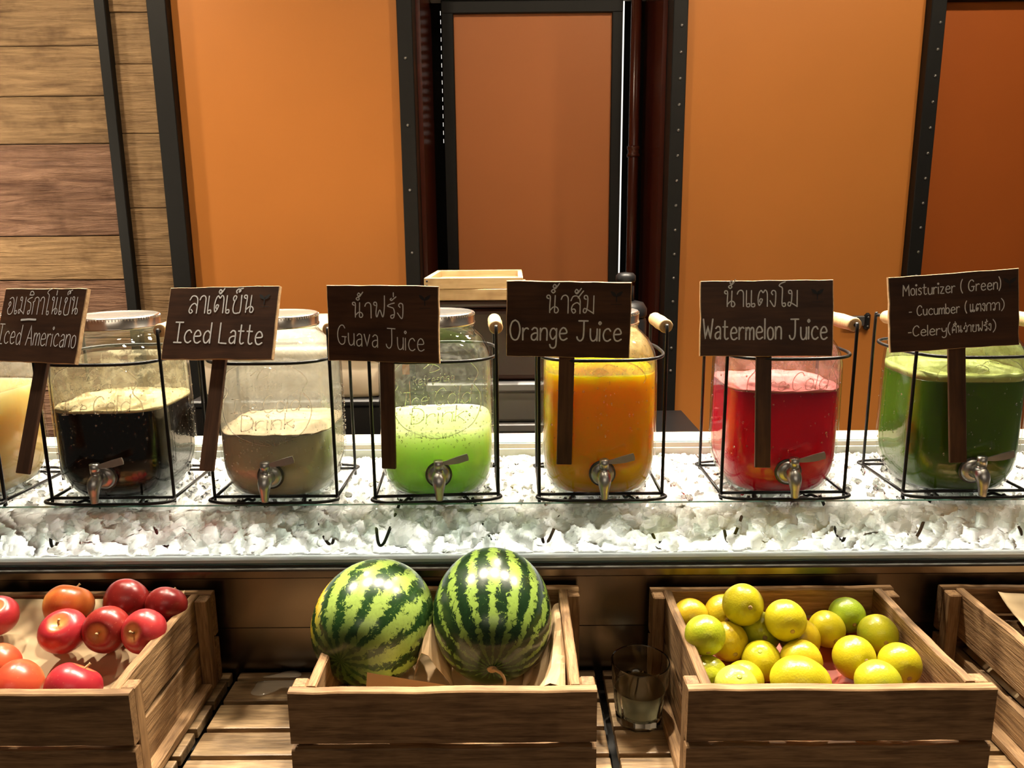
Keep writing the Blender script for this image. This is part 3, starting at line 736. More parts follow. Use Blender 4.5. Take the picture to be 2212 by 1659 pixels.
def film(par, name, z0, z1, mat):
    zs = [z0+(z1-z0)*i/14 for i in range(15)]; pr = []
    for z in zs:
        a, e = prof_at(z); pr.append((a-.0034, z, e))
    MB().lathe(pr, 72, False, False).build(name, mat, par)

def emboss_jar(par, zmin=0.0, dz=0.0):
    """raised glass lettering; below zmin the opaque drink against the glass swallows it"""
    mb = MB(); f = lambda x, z: surf(x, z+dz, -.0002)
    zm = zmin-dz
    if zm < .158: emboss(mb, 'Refreshing', -.030, .024, .160, .011, f, .00042, .10)
    if zm < .130: emboss(mb, 'Ice', -.047, -.012, .131, .019, f, .00058, .05, .15)
    if zm < .136: emboss(mb, 'Cold', -.004, .044, .132, .024, f, .00062, .05, .15)
    if zm < .108: emboss(mb, 'Drink', -.036, .036, .107, .022, f, .00062, .04, .12)
    if zm < .090:
        for k, ch in enumerate('GLASSWARE'):
            x = -.036+.009*k; z = .096-.010*math.cos((k-4)/4*1.1)+.004
            emboss(mb, ch, x-.003, x+.003, z-.004, .008, f, .0004)
    sh = [(-.030, .196), (-.046, .188), (-.056, .174), (-.050, .160), (-.058, .146), (-.058, .126), (-.046, .104), (-.020, .091), (0, .087),
          (.020, .091), (.046, .104), (.058, .126), (.058, .146), (.050, .160), (.056, .174), (.046, .188), (.030, .196)]
    run = []
    for p in catmull(sh, 6)+[Vector((9, -1))]:
        if p.y >= zm and p.y+dz < .20: run.append(f(p.x, p.y))
        else:
            if len(run) > 2: mb.tube(run, .0007, 5)
            run = []
    if dz < .01: mb.tube([f(p.x, p.y) for p in catmull([(-.016, .182), (-.006, .188), (.006, .182), (-.008, .177), (.002, .192), (.018, .190)], 6)], .0006, 5)
    if mb.f: mb.build('embossed_lettering', M_drop, par)

def make_tap(par):
    """steel tap on the front of the jar, lever up to the right"""
    zt = .044; p0 = surf(0, zt); yo = p0.y
    t = MB()
    t.lathe([(.0155, 0), (.0155, .003), (.0125, .006), (.0085, .007), (.0075, .014), (.0080, .020), (.0060, .024)], 24)
    tap = t.build('tap', M_chrome, par, True, (0, yo+.001, zt), (R(90), 0, 0)); sharp_edges(tap, 50)
    MB().lathe([(.0180, -.0005), (.0180, .0014), (.0150, .0016)], 28).build('washer', M_gasket, tap, True)
    # local frame of tap: +z = out of the jar, y = up after rotation (-> local y is world z)
    s_ = MB(); path = catmull([(0, .002, .010), (0, .003, .020), (0, -.003, .027), (0, -.014, .0295), (0, -.026, .0305)], 5)
    n_ = len(path); s_.tube(path, [.0075+.0022*math.sin(math.pi*min(1, i/(n_*.75)))-.0030*(i/(n_-1))**2 for i in range(n_)], 16)
    s_.build('spout', M_chrome, tap)
    st = MB(); st.tube([(0, .004, .020), (0, .013, .0205)], .0058, 16); st.tube([(0, .0132, .0205), (0, .0255, .021)], .0062, 16)
    st.build('valve_stem', M_chrome, tap); 
    lv = MB(); lp = catmull([(.003, .0220, .021), (.012, .0232, .022), (.024, .0258, .0225), (.036, .0290, .0225), (.0395, .0298, .0225)], 6)
    n_ = len(lp); wd = [.0018+.0030*min(1, i/(n_*.5)) for i in range(n_)]; wd[-1] = .0018; wd[-2] = .0038
    b0 = len(lv.v)
    for i, q in enumerate(lp):
        d = (lp[min(i+1, n_-1)]-lp[max(i-1, 0)]).normalized(); nn = Vector((-d.y, d.x, 0))
        for (a_, c_) in ((1, -.0011), (1, .0011), (-1, .0011), (-1, -.0011)): lv.v.append(q+nn*wd[i]*a_+Vector((0, 0, c_)))
    for i in range(n_-1):
        for k in range(4): lv.f.append((b0+4*i+k, b0+4*i+(k+1) % 4, b0+4*i+4+(k+1) % 4, b0+4*i+4+k))
    lv.f += [(b0, b0+1, b0+2, b0+3), (b0+4*n_-1, b0+4*n_-2, b0+4*n_-3, b0+4*n_-4)]
    lv.build('lever', M_chrome, tap, False)
    return tap

def liquid(par, level, mat, topmat=None, foam=None):
    d = .0032; pr = [p for p in inner(PROF, d) if p[1] < level-.002]
    a, e = prof_at(level)
    mb = MB(); mb.lathe(pr+[(a-d, level-.0015, e), (a-d, level, e)], 72, True, False)
    base = len(mb.v); n0 = base-72
    # slightly dished top face
    for kk, fr_ in enumerate((.93, .6, .3)):
        for k in range(72):
            q = mb.v[n0+k]; mb.v.append(Vector((q.x*fr_, q.y*fr_, level-.0012)))
    for kk in range(3):
        o_ = n0 if kk == 0 else base+72*(kk-1); t_ = base+72*kk
        for k in range(72): mb.f.append((o_+k, o_+(k+1) % 72, t_+(k+1) % 72, t_+k))
    mb.f.append(tuple(base+144+k for k in range(72)))
    mb.build('juice', mat, par)
    if foam:
        fm_, th = foam
        mb = MB(); a2, e2 = prof_at(level+th)
        mb.lathe([(a-d, level+.0002, e), (a2-d, level+th, e2), (a2-d-.004, level+th-.0008, e2), (a2*.5, level+th-.001, e2), (.002, level+th-.001, 2)], 72)
        for q in mb.v:
            if q.z > level+.001: q.z += .0022*noise.noise(q*60)+.001*noise.noise(q*190)
        mb.build('foam', fm_, par)

def droplets(par, n, zlo, zhi, rlo=.0005, rhi=.0013, sides=(0,)):
    mb = MB()
    for k in range(n):
        s_ = random.choice(sides); x = random.uniform(-.068, .068); z = random.uniform(zlo, zhi); q = surf(x, z)
        rz = Matrix.Rotation(s_*math.pi/2, 3, 'Z')
        mb.blob(rz @ q, random.uniform(rlo, rhi)*random.choice((.7, 1, 1, 1.4)), .12, (1, .7, random.choice((1, 1, 1.6))), rz)
    o = mb.build('condensation', M_drop, par); o['kind'] = 'stuff'

def make_jar(x, label, level, mat, fl=None, foam=None, drops=0, dz=(.07, .17), rot=0.0, sides=(0,), dsize=(.0005, .0013), zemb=0.0, demb=0.0):
    j = empty('drink_dispenser', (x, JY, -.0105), (0, 0, rot))
    tag(j, label, 'drink dispenser', 'juice jars on the ice')
    mb = MB(); n = 72
    mb.lathe(PROF, n, True, False)
    ip = inner(PROF, .0028); mb.lathe(ip, n, True, False)
    mb.f[len(PROF)*0:0] = []
    g_ = mb.build('glass_jar', M_glassclear, j)
    lid = MB().lathe([(.0560, 0.2390), (.0572, 0.2393), (.0572, 0.2415), (.0562, 0.2422), (.0562, 0.2540), (.0552, 0.2556), (.0535, 0.2562), (.0515, 0.2554), (.020, 0.2556), (.001, 0.2557)], 64).build('lid', M_lid, j)
    kn = MB()
    for k in range(90):
        t = 2*math.pi*k/90; c_, s_ = math.cos(t), math.sin(t)
        kn.tube([(c_*.0562, s_*.0562, .2515), (c_*.0562, s_*.0562, .2542)], .0006, 4)
    kn.build('knurl', M_lid, lid)
    emboss_jar(j, zemb, demb); make_tap(j)
    liquid(j, level, mat, foam=foam)
    if fl: film(j, *fl)
    if drops: droplets(j, drops, dz[0], dz[1], dsize[0], dsize[1], sides)
    return j

GRIPL = .043
def make_rack(x, label, rot=0.0, first=[None]):
    if first[0] is None:
        r_ = empty('wire_rack', (0, 0, 0)); first[0] = r_
        wr = .0023; hx, hy, hb = .0845, .0615, .062
        for s in (-1, 1):
            mb = MB()
            mb.tube(catmull([(s*hx, -hy, -.064), (s*hx, -hy, -.03), (s*hx, -hy, .1), (s*hx, -hy, .222), (s*hx, -hy+.003, .2285), (s*hx, -hy+.010, .2300)], 4)+
                    [Vector((s*hx, hy-.010, .2300))]+catmull([(s*hx, hy-.010, .23), (s*hx, hy-.003, .2285), (s*hx, hy, .222), (s*hx, hy, .1), (s*hx, hy, -.064)], 4)[1:], wr, 8)
            f_ = mb.build('side_frame', M_blackwire, r_)
            gp = MB(); gl = GRIPL
            prof = [(.0035, -gl), (.0085, -gl), (.0095, -gl+.004), (.0090, -gl+.012), (.0095, -gl*.4), (.0100, 0), (.0095, gl*.4), (.0090, gl-.012), (.0095, gl-.004), (.0085, gl), (.0035, gl)]
            gp.lathe(prof, 20); gp.build('wooden_grip', M_grip, f_, True, (s*hx, -.012, .230), (R(90), 0, 0))
            # V-shaped feet
            for sy in (-1, 1):
                yy = sy*hy if sy > 0 else -.0835
                mb = MB(); mb.tube(catmull([(s*hx, sy*hy, -.004), (s*hx*.99, (sy*hy+yy)/2, -.03), (s*(hx-.004), yy, -.058), (s*(hx-.010), yy, -.061), (s*(hx-.018), yy, -.045), (s*(hx-.036), sy*(hy+.008), -.002)], 5), wr*.95, 8)
                mb.build('foot', M_blackwire, f_)
        # base: square of straight bars, rounded loop in front and behind, two cross bars
        for sy in (-1, 1):
            MB().tube([(-hx, sy*hb, 0), (hx, sy*hb, 0)], wr, 8).build('base_bar', M_blackwire, r_)
            lp = [(-hx, sy*(hb-.002), -.001), (-hx-.003, sy*(hb+.010), -.001), (-hx+.008, sy*(hb+.0185), -.001), (-hx*.6, sy*(hb+.0235), -.001), (0, sy*(hb+.0245), -.001),
                  (hx*.6, sy*(hb+.0235), -.001), (hx-.008, sy*(hb+.0185), -.001), (hx+.003, sy*(hb+.010), -.001), (hx, sy*(hb-.002), -.001)]
            MB().tube(catmull(lp, 6), wr, 8).build('base_loop', M_blackwire, r_)
        for s in (-1, 1):
            MB().tube([(s*hx, -hb, -.001), (s*hx, hb, -.001)], wr, 8).build('base_bar', M_blackwire, r_)
            MB().tube(catmull([(s*.046, -hb-.024, -.003), (s*.040, -hb, -.004), (s*.034, -.045, -.0095), (s*.034, .045, -.0095), (s*.040, hb, -.004), (s*.046, hb+.024, -.003)], 4), wr*.9, 8).build('cross_bar', M_blackwire, r_)
        # upper loop that holds the jar's shoulder
        n_ = 72; pts = []
        for k in range(n_):
            t = 2*math.pi*k/n_; c_, s_ = math.cos(t), math.sin(t); e = 3.2; q = (abs(c_)**e+abs(s_)**e)**(-1/e)
            pts.append((.0868*q*c_, .0895*q*s_,   .1905))
        MB().tube(pts, wr, 8, True).build('shoulder_loop', M_blackwire, r_)
        o = r_
    else:
        src = first[0]; o = src.copy(); COL.objects.link(o)
        for ch in src.children:
            c_ = ch.copy(); COL.objects.link(c_); c_.parent = o
            for g2 in ch.children:
                d_ = g2.copy(); COL.objects.link(d_); d_.parent = c_
    o.location = (x, JY, -.001); o.rotation_euler = (0, 0, rot)
    tag(o, label, 'rack', 'wire racks on the ice')
    return o

def foam_mat(name, col):
    return plain(name, col, .6, nz=.12, nscale=150)
J = {
 'mango': (-.782, .153), 'am': (-.556, .1320), 'la': (-.331, .0995), 'gu': (-.112, .1055), 'or': (.1165, .1765), 'wm': (.3665, .1520), 'gr': (.6165, .1640)}
make_jar(J['mango'][0], 'glass jar of pale yellow juice, cut off by the left edge', J['mango'][1], juice('juice_mango', (.93, .66, .26), rad=.08), ('milk_film', .156, .224, M_filmfog), rot=R(-4), drops=90)
make_jar(J['am'][0], 'glass jar of black coffee with a layer of tan froth', J['am'][1], juice('black_coffee', (.010, .005, .003), sss=0, rough=.2), ('froth_film', .137, .195, M_filmstain), (foam_mat('coffee_froth', (.74, .58, .30)), .004), 320, (.045, .18), 0, (0, 1), (.0004, .0011), .128)
make_jar(J['la'][0], 'half empty fogged jar of beige iced latte', J['la'][1], juice('iced_latte', (.93, .80, .58), rad=.015), ('milk_film', .101, .227, M_filmfog), (foam_mat('latte_froth', (.66, .50, .30)), .0015), 420, (.05, .15), 0, (0, 1, 1), (.0004, .0012))
make_jar(J['gu'][0], 'glass jar half full of pale green guava juice', J['gu'][1], juice('guava_juice', (.64, .88, .30), rad=.10), ('damp_film', .107, .20, M_filmwet), None, 420, (.08, .175), R(6), (0, 0, 1), (.0004, .0011), demb=.008)
make_jar(J['or'][0], 'glass jar nearly full of bright orange juice', J['or'][1], juice('orange_juice', (.995, .60, .008), rad=.09, radcol=(1, .42, .10)), ('pulp_film', .178, .229, M_filmorange), None, 70, (.09, .17), zemb=.165)
make_jar(J['wm'][0], 'glass jar of red watermelon juice with pink froth', J['wm'][1], juice('watermelon_juice', (.92, .010, .060), rad=.08, radcol=(1, .3, .3)), ('froth_film', .156, .214, M_filmpink), (foam_mat('melon_froth', (.82, .20, .21)), .0030), 110, (.05, .18), 0, (0, 3), zemb=.152, demb=.024)
make_jar(J['gr'][0], 'glass jar of dark green vegetable juice with pale froth, at the right edge', J['gr'][1], juice('green_juice', (.11, .21, .015), rad=.04, radcol=(.6, 1, .2)), ('froth_film', .176, .219, M_filmgreen), (foam_mat('green_froth', (.62, .70, .22)), .010), 120, (.05, .17), R(-2), (0, 3), zemb=.165)
for k, lb in (('mango', 'black wire rack around the pale yellow jar, cut off by the left edge'), ('am', 'black wire rack with wooden grips holding the black coffee jar'),
              ('la', 'black wire rack with wooden grips holding the latte jar'), ('gu', 'black wire rack with wooden grips holding the pale green guava jar'),
              ('or', 'black wire rack with wooden grips holding the orange juice jar'), ('wm', 'black wire rack with wooden grips holding the red watermelon jar'),
              ('gr', 'black wire rack with wooden grips holding the dark green jar')):
    make_rack(J[k][0], lb, R({'mango': -4, 'gu': 3}.get(k, 0)))

SIGNS = {
 'am': (-.6204, .1933, -21.75, -19.89, -1.49, .1503, .0980, .0076, .0225, .1425),
 'la': (-.3848, .1950, -11.39, -22.60, -1.40, .1575, .0974, .0015, .0196, .1431),
 'gu': (-.1689, .1908, -10.58, -3.53, .18, .1496, .0978, .0027, .0192, .1427),
 'or': (.0676, .1953, -2.49, .8, 1.14, .1581, .0968, -.0004, .0202, .1466),
 'wm': (.3227, .1934, -6.42, -10.05, -.50, .1656, .0972, -.0010, .0197, .1444),
 'gr': (.5634, .2012, -7.20, -4.64, -4.53, .1551, .0968, .0060, .0210, .1505)}
# lines: text, u0, u1, v baseline, v height, slope, stroke width
LINES = {
 'am': [(WORDS['americano'], .07, .93, .645, .235, 0, .0011), ('Iced Americano', .02, .97, .24, .27, -.02, .0012)],
 'la': [(WORDS['latte'], .20, .79, .63, .245, 0, .0016), ('Iced Latte', .10, .90, .235, .28, -.03, .0019)],
 'gu': [(WORDS['guava'], .23, .69, .58, .20, 0, .0014), ('Guava Juice', .09, .87, .225, .26, -.06, .0013)],
 'or': [(WORDS['orange'], .32, .70, .585, .235, 0, .0015), ('Orange Juice', .03, .93, .225, .265, 0, .0020)],
 'wm': [(WORDS['melon'], .18, .73, .655, .215, 0, .0015), ('Watermelon Juice', .025, .955, .225, .265, 0, .0020)],
 'gr': [('Moisturizer ( Green)', .11, .86, .745, .145, 0, .0012), ('- Cucumber (', .155, .60, .475, .13, 0, .0012), (WORDS['cucumber'], .625, .85, .475, .10, 0, .0011), (')', .865, .885, .475, .13, 0, .0011),
        ('-Celery(', .145, .47, .205, .135, 0, .0012), (WORDS['celery'], .485, .785, .215, .09, 0, .0010), (')', .80, .82, .205, .135, 0, .0011)]}
SLAB = {'am': 'tilted brown board sign chalked Iced Americano beside the black coffee jar', 'la': 'tilted dark wood sign chalked Iced Latte in front of the latte jar',
        'gu': 'dark wood sign chalked Guava Juice in front of the pale green jar', 'or': 'dark wood sign chalked Orange Juice in front of the orange jar',
        'wm': 'dark wood sign chalked Watermelon Juice in front of the red jar', 'gr': 'dark wood sign chalked Moisturizer (Green) listing cucumber and celery'}
def make_sign(k):
    X, Z, yaw, pit, rol, w_, h_, so, sw, sl = SIGNS[k]
    rot = Matrix.Rotation(R(yaw), 3, 'Z') @ Matrix.Rotation(R(pit), 3, 'X') @ Matrix.Rotation(R(rol), 3, 'Y')
    s_ = empty('chalk_sign', (X, .979, Z), rot.to_euler()); tag(s_, SLAB[k], 'sign', 'chalk signs on the racks')
    th = .0055
    # board: dark faces, raw edges, slightly uneven outline
    nseg = 10; vs = []; fs = []; fm = []
    ring = []
    for i in range(nseg): ring.append((-w_/2+w_*i/nseg, 0))
    for i in range(6): ring.append((w_/2, h_*i/6))
    for i in range(nseg): ring.append((w_/2-w_*i/nseg, h_))
    for i in range(6): ring.append((-w_/2, h_-h_*i/6))
    ring = [(a+random.uniform(-.0006, .0006), b+random.uniform(-.0005, .0005)) for a, b in ring]
    n = len(ring); ins = .0009
    cx, cz = 0, h_/2
    for (yy, sc) in ((-.0045, 1-.012), (-.0038, 1), (-.0045+th, 1)):
        for a, b in ring: vs.append(Vector((a*sc, yy, cz+(b-cz)*sc)))
    fs.append(tuple(range(n))); fm.append(0)
    for l in range(2):
        for i in range(n):
            fs.append((l*n+i, (l+1)*n+i, (l+1)*n+(i+1) % n, l*n+(i+1) % n)); fm.append(1)
    fs.append(tuple(reversed(range(2*n, 3*n)))); fm.append(0)
    b_ = mesh('board', vs, fs, [M_board, M_boardedge], s_, fm=fm)
    y1 = -.0045+th
    st = box('stake', so-sw/2, so+sw/2, y1+.0002, y1+.0052, -sl, h_*.8, M_stake, s_, .0008)
    fn = lambda a, b: Vector((a, -.00485, b))
    for (txt, u0, u1, v0, vh, slope, ws) in LINES[k]:
        mb = MB(); write(mb, txt, -w_/2+u0*w_, -w_/2+u1*w_, v0*h_, vh*h_, fn, ws, slope, 14 if len(txt) > 8 else 12)
        mb.build('chalk_lettering', M_chalk, b_, False)
    if k == 'am':
        mb = MB(); mb.ribbon([(-w_/2+.27*w_, .565*h_), (-w_/2+.36*w_, .575*h_), (-w_/2+.45*w_, .572*h_)], .0026, fn); mb.build('chalk_smear', M_chalk, b_, False)
    else:      # small printed sprout mark in the top right corner
        u, v_ = (.88, .80) if k != 'gr' else (.93, .80)
        ox, oz = -w_/2+u*w_, v_*h_
        mb = MB()
        mb.ribbon([(ox, oz-.005), (ox, oz+.001), (ox+.001, oz+.005)], .0013, fn)
        for sg in (-1, 1):
            base = len(mb.v); L_ = []
            for t in range(9):
                a_ = t/8; L_.append((ox+sg*(a_*.0075), oz+.001+a_*.007, .0020*math.sin(math.pi*a_)+.0002))
            for a_, c_, d_ in L_:
                mb.v.append(fn(a_-sg*d_*.7, c_+d_*.7)); mb.v.append(fn(a_+sg*d_*.7, c_-d_*.7))
            for t in range(8): mb.f.append((base+2*t, base+2*t+1, base+2*t+3, base+2*t+2))
        mb.ribbon([(ox-.007, oz-.0085), (ox+.007, oz-.0085)], .0006, fn)
        mb.build('sprout_mark', M_mark, b_, False)
for k in SIGNS: make_sign(k)

# ------------------------------------------------------------------ slatted shelf
SZ = -.24
gaps = [.964, .9425, .8905, .8350, .7855, .733, .690]
SEAM = [-.888, -.3885, .1115, .6115, 1.11]
for i, (a, b) in enumerate(zip(SEAM, SEAM[1:])):
    s_ = empty('slatted_board', ((a+b)/2, .715, SZ-.014))
    lab = ['slatted wooden shelf board under the apple crate', 'wet slatted wooden shelf board under the watermelon crate', 'slatted wooden shelf board under tumbler and citrus crate', 'slatted wooden shelf board under the crate at the right edge'][i]
    tag(s_, lab, 'shelf', 'slatted shelf boards')
    for (y1, y0) in zip(gaps, gaps[1:]):
        box('slat', -(b-a)/2+.0055, (b-a)/2-.0055, y0+.0036-.715, y1-.0036-.715, 0.0, .014+random.uniform(-.0006, .0002), M_slat, s_, .0018, seg=2)
    for sx in (-.8, 0, .8):
        box('batten', sx*(b-a)/2-.012, sx*(b-a)/2+.012, .695-.715, .96-.715, -.008, -.0002, M_slat, s_, .001)
# spilled water standing on the slats
M_water = thin_glass('puddle_water', (.86, .80, .72), .02, 1.6)
m, nt, out = newmat('puddle_water_gloss'); M_puddle = m   # milky spill
p = princ(nt, out, Base_Color=(.50, .43, .33), Roughness=.06); p.inputs['Specular IOR Level'].default_value = .9; p.inputs['Coat Weight'].default_value = 1.0; p.inputs['Coat Roughness'].default_value = .02
def puddle(pts, label):
    P = catmull(pts, 5, True); c = sum(P, Vector((0, 0)))/len(P)
    vs = []; n = len(P)
    for (s_, z) in ((1, 0), (.97, .0009), (.6, .0012)):
        for q in P: vs.append(Vector(((q.x-c.x)*s_, (q.y-c.y)*s_, z)))
    fs = []
    for l in range(2):
        for i in range(n): fs.append((l*n+i, l*n+(i+1) % n, (l+1)*n+(i+1) % n, (l+1)*n+i))
    fs.append(tuple(range(2*n, 3*n)))
    o = mesh('puddle', vs, fs, M_puddle, None, True, (c.x, c.y, SZ+.0003)); tag(o, label, 'puddle', 'water spilled on the slats')
V2 = lambda *a: [Vector(q) for q in a]
puddle(V2((-.348, .947), (-.33, .946), (-.30, .947), (-.298, .956), (-.308, .962), (-.322, .960), (-.335, .953)), 'small milky puddle on the rearmost slat beside the melon crate')
puddle(V2((-.352, .925), (-.350, .936), (-.33, .9385), (-.30, .9385), (-.262, .9385), (-.262, .918), (-.290, .914), (-.312, .922), (-.322, .913), (-.338, .905), (-.352, .910)), 'larger irregular milky puddle on the second slat beside the melon crate')

# ------------------------------------------------------------------ crates
ZT = -.109
def plank_mesh_wavy(name, L, T, Hh, mat, axis, par, loc, amp=.0015):
    """plank with slightly uneven long edges; long axis x (axis 0) or y (axis 1)"""
    n = 12; vs = []; fs = []
    ph = random.uniform(0, 50); bv = .0014
    for i in range(n+1):
        u = -L/2+L*i/n
        zt = Hh/2+amp*noise.noise(Vector((u*25, ph, 0))); zb = -Hh/2+amp*noise.noise(Vector((u*25, ph, 9)))
        sec = [(-T/2, zb+bv), (-T/2, zt-bv), (-T/2+bv, zt), (T/2-bv, zt), (T/2, zt-bv), (T/2, zb+bv), (T/2-bv, zb), (-T/2+bv, zb)]
        for t, z in sec: vs.append(Vector((u, t, z)) if axis == 0 else Vector((t, u, z)))
    for i in range(n):
        for k in range(8): fs.append((i*8+k, i*8+(k+1) % 8, i*8+8+(k+1) % 8, i*8+8+k))
    fs.append(tuple(reversed(range(8)))); fs.append(tuple(range(n*8, n*8+8)))
    bm = bmesh.new(); vv = [bm.verts.new(q) for q in vs]
    for f_ in fs: bm.faces.new([vv[i] for i in f_])
    bmesh.ops.recalc_face_normals(bm, faces=bm.faces)
    me = bpy.data.meshes.new(name); bm.to_mesh(me); bm.free(); me.materials.append(mat)
    o = bpy.data.objects.new(name, me); COL.objects.link(o); o.parent = par; o.location = loc
    return o
def make_crate(x0, x1, y0, y1, label, sidegap=.006, slope=(-.186, .045)):
    c = empty('wooden_crate', ((x0+x1)/2, (y0+y1)/2, SZ)); tag(c, label, 'crate', 'produce crates on the slatted shelf')
    hw, hd = (x1-x0)/2, (y1-y0)/2; H_ = ZT-SZ
    tk = .012; ph = .0605
    zt1 = H_-ph/2; zb1 = zt1-ph-.006
    for sy in (-1, 1):
        for zc in (zt1, zb1): plank_mesh_wavy('end_plank', 2*hw, tk, ph, M_crate, 0, c, (0, sy*(hd-tk/2), zc))
    ins = .016
    for sx in (-1, 1):
        for i, zc in enumerate((zt1, zb1)):
            hh = ph if i == 0 else ph-(sidegap-.006)
            plank_mesh_wavy('side_plank', 2*hd-2*tk-.0004, .011, hh, M_crateY, 1, c, (sx*(hw-ins-.0055), 0, zc if i == 0 else zc-(sidegap-.006)/2), .003)
        for sy in (-1, 1):
            box('corner_post', sx*(hw-ins/2)-ins/2+.0003, sx*(hw-ins/2)+ins/2-.0003, sy*(hd-tk-.009)-.009, sy*(hd-tk-.009)+.0088, .003, H_-.001, M_crateZ, c, .0015)
        box('bottom_runner', sx*(hw-ins/2)-ins/2, sx*(hw-ins/2)+ins/2-.001, -hd+tk+.019, hd-tk-.019, .001, .013, M_crateY, c, .0015)
    # boards of the raised, sloping floor
    ang = math.atan(slope[1]/.2)
    for k in range(4):
        yy = -hd+.036+k*(2*hd-.072)/3
        z_ = (slope[0]+(yy+(y0+y1)/2-.73)/.2*slope[1])-SZ-.0085
        o = box('floor_board', -hw+ins+.012, hw-ins-.012, yy-.026, yy+.026, z_-.003, z_+.003, M_crate, c, .001); o.rotation_euler = (ang, 0, 0)
    return c
make_crate(-.722, -.402, .712, .945, 'weathered wooden crate holding red apples')
make_crate(-.238, .082, .712, .953, 'wooden crate holding two watermelons', slope=(-.215, .03))
make_crate(.176, .494, .712, .945, 'wooden crate holding yellow green citrus fruit')
make_crate(.558, .878, .700, .945, 'wooden crate cut off by the right edge, pale paper inside', sidegap=.020, slope=(-.190, .05))

def sheet(name, label, x0, x1, y0, y1, zf, mat, cat='paper', nx=28, ny=20, amp=.004, seed=0, curl=0.0, rot=None, loc=None):
    vs = []; fs = []
    cx, cyy = (x0+x1)/2, (y0+y1)/2
    for l in (0, 1):
        for j in range(ny+1):
            for i in range(nx+1):
                x = x0+(x1-x0)*i/nx; y = y0+(y1-y0)*j/ny
                n_ = abs(noise.noise(Vector((x*16+seed, y*16, seed))))*amp+noise.noise(Vector((x*45+seed, y*38, seed)))*amp*.25
                e = min(i, nx-i)/nx; ey = min(j, ny-j)/ny
                up = curl*max(0, 1-e*9)**2+curl*max(0, 1-(ny-j)/ny*7)**2
                vs.append(Vector((x-cx, y-cyy, zf(x, y)+n_+up-l*.0006)))
    n1 = (nx+1)*(ny+1)
    for j in range(ny):
        for i in range(nx):
            a = j*(nx+1)+i; q = (a, a+1, a+nx+2, a+nx+1)
            fs.append(q); fs.append(tuple(n1+t for t in reversed(q)))
    bnd = [i for i in range(nx)]+[j*(nx+1)+nx for j in range(ny)]+[ny*(nx+1)+i for i in range(nx, 0, -1)]+[j*(nx+1) for j in range(ny, 0, -1)]
    for a, b in zip(bnd, bnd[1:]+bnd[:1]): fs.append((a, n1+a, n1+b, b))
    zc = sum(v_.z for v_ in vs)/len(vs)
    for v_ in vs: v_.z -= zc
    o = mesh(name, vs, fs, mat, None, True, loc or (cx, cyy, zc), rot); tag(o, label, cat)
    return o
fa = lambda x, y: -.1765+(y-.73)/.2*.055
sheet('paper_liner', 'pale brown paper lining the apple crate', -.690, -.434, .728, .929, lambda x, y: -.1795+(y-.73)/.2*.055, M_paper_white, amp=.0025, seed=2, curl=.012)
sheet('red_card', 'red card lying under the citrus fruit', .215, .455, .728, .925, lambda x, y: -.1895+(y-.73)/.2*.045, M_redpaper, amp=.002, seed=5)
sheet('paper_liner', 'pale paper lining the crate at the right edge', .628, .846, .716, .929, lambda x, y: -.178+(y-.73)/.2*.055, M_paper_white, amp=.010, seed=9, curl=.006)
# stiff cream paper standing behind the slot of the right crate's side
sheet('paper_fold', 'cream paper fold showing through the side slot of the right crate', .716, .925, -.0, .05, lambda x, y: 0, M_paper_white, amp=.001, seed=4, loc=(.607, .82, -.176), rot=(R(38), 0, R(-90)))

# ------------------------------------------------------------------ watermelons
def make_melon(name, c, rx, rl, axis, mat, label, stem, roll=0.0):
    e = empty(name, c); tag(e, label, 'watermelon', 'watermelons in the middle crate')
    prof = []
    for i in range(33):
        t = math.pi*i/32; r_ = math.sin(t); z = -math.cos(t)
        prof.append((max(.0006, rx*abs(r_)**.93), rl*z*(1-.018*math.exp(-((abs(z)-1)/.05)**2))))
    q = Vector(axis).to_track_quat('Z', 'Y') @ Matrix.Rotation(roll, 3, 'Z').to_quaternion()
    mat = list(mat)
    if mat[5]: mat[5] = tuple(q.inverted() @ Vector(mat[5]).normalized())
    mat = melon_mat(*mat)
    o = MB().lathe(prof, 64).build('rind', mat, e); o.rotation_euler = q.to_euler()
    if stem:
        d = Vector(axis).normalized()*rl
        pts = [d*.985, d*1.03+Vector((.003, 0, .003)), d*1.06+Vector((.011, -.001, .000)), d*1.07+Vector((.014, -.001, -.010)), d*1.06+Vector((.007, -.002, -.020)), d*1.05+Vector((.005, -.002, -.031))]
        pl = catmull(pts, 6); n = len(pl)
        MB().tube(pl, [.0022-.0010*i/n for i in range(n)], 8).build('stem', M_stemdry, e)
        MB().lathe([(.006, 0), (.0045, .0015), (.002, .002)], 12).build('stem_scar', M_stemdry, e, True, d*.985, q.to_euler())
    return e
make_melon('watermelon', (-.1725, .850, -.1040), .0710, .0790, (-.32, -.93, -.10), ('melon_pale', 13, (.30, .42, .085), (.014, .042, .010), .46, (-1, .1, .15), 1.3, .46), 'paler watermelon with a yellow flank, left of the two', False, R(160))
make_melon('watermelon', (-.0300, .852, -.0960), .0715, .0830, (.02, -.94, -.32), ('melon_dark', 17, (.25, .37, .065), (.008, .025, .007), .66, None, 4.1, .26), 'darker watermelon with a curled dry stem, right of the two', True, R(40))
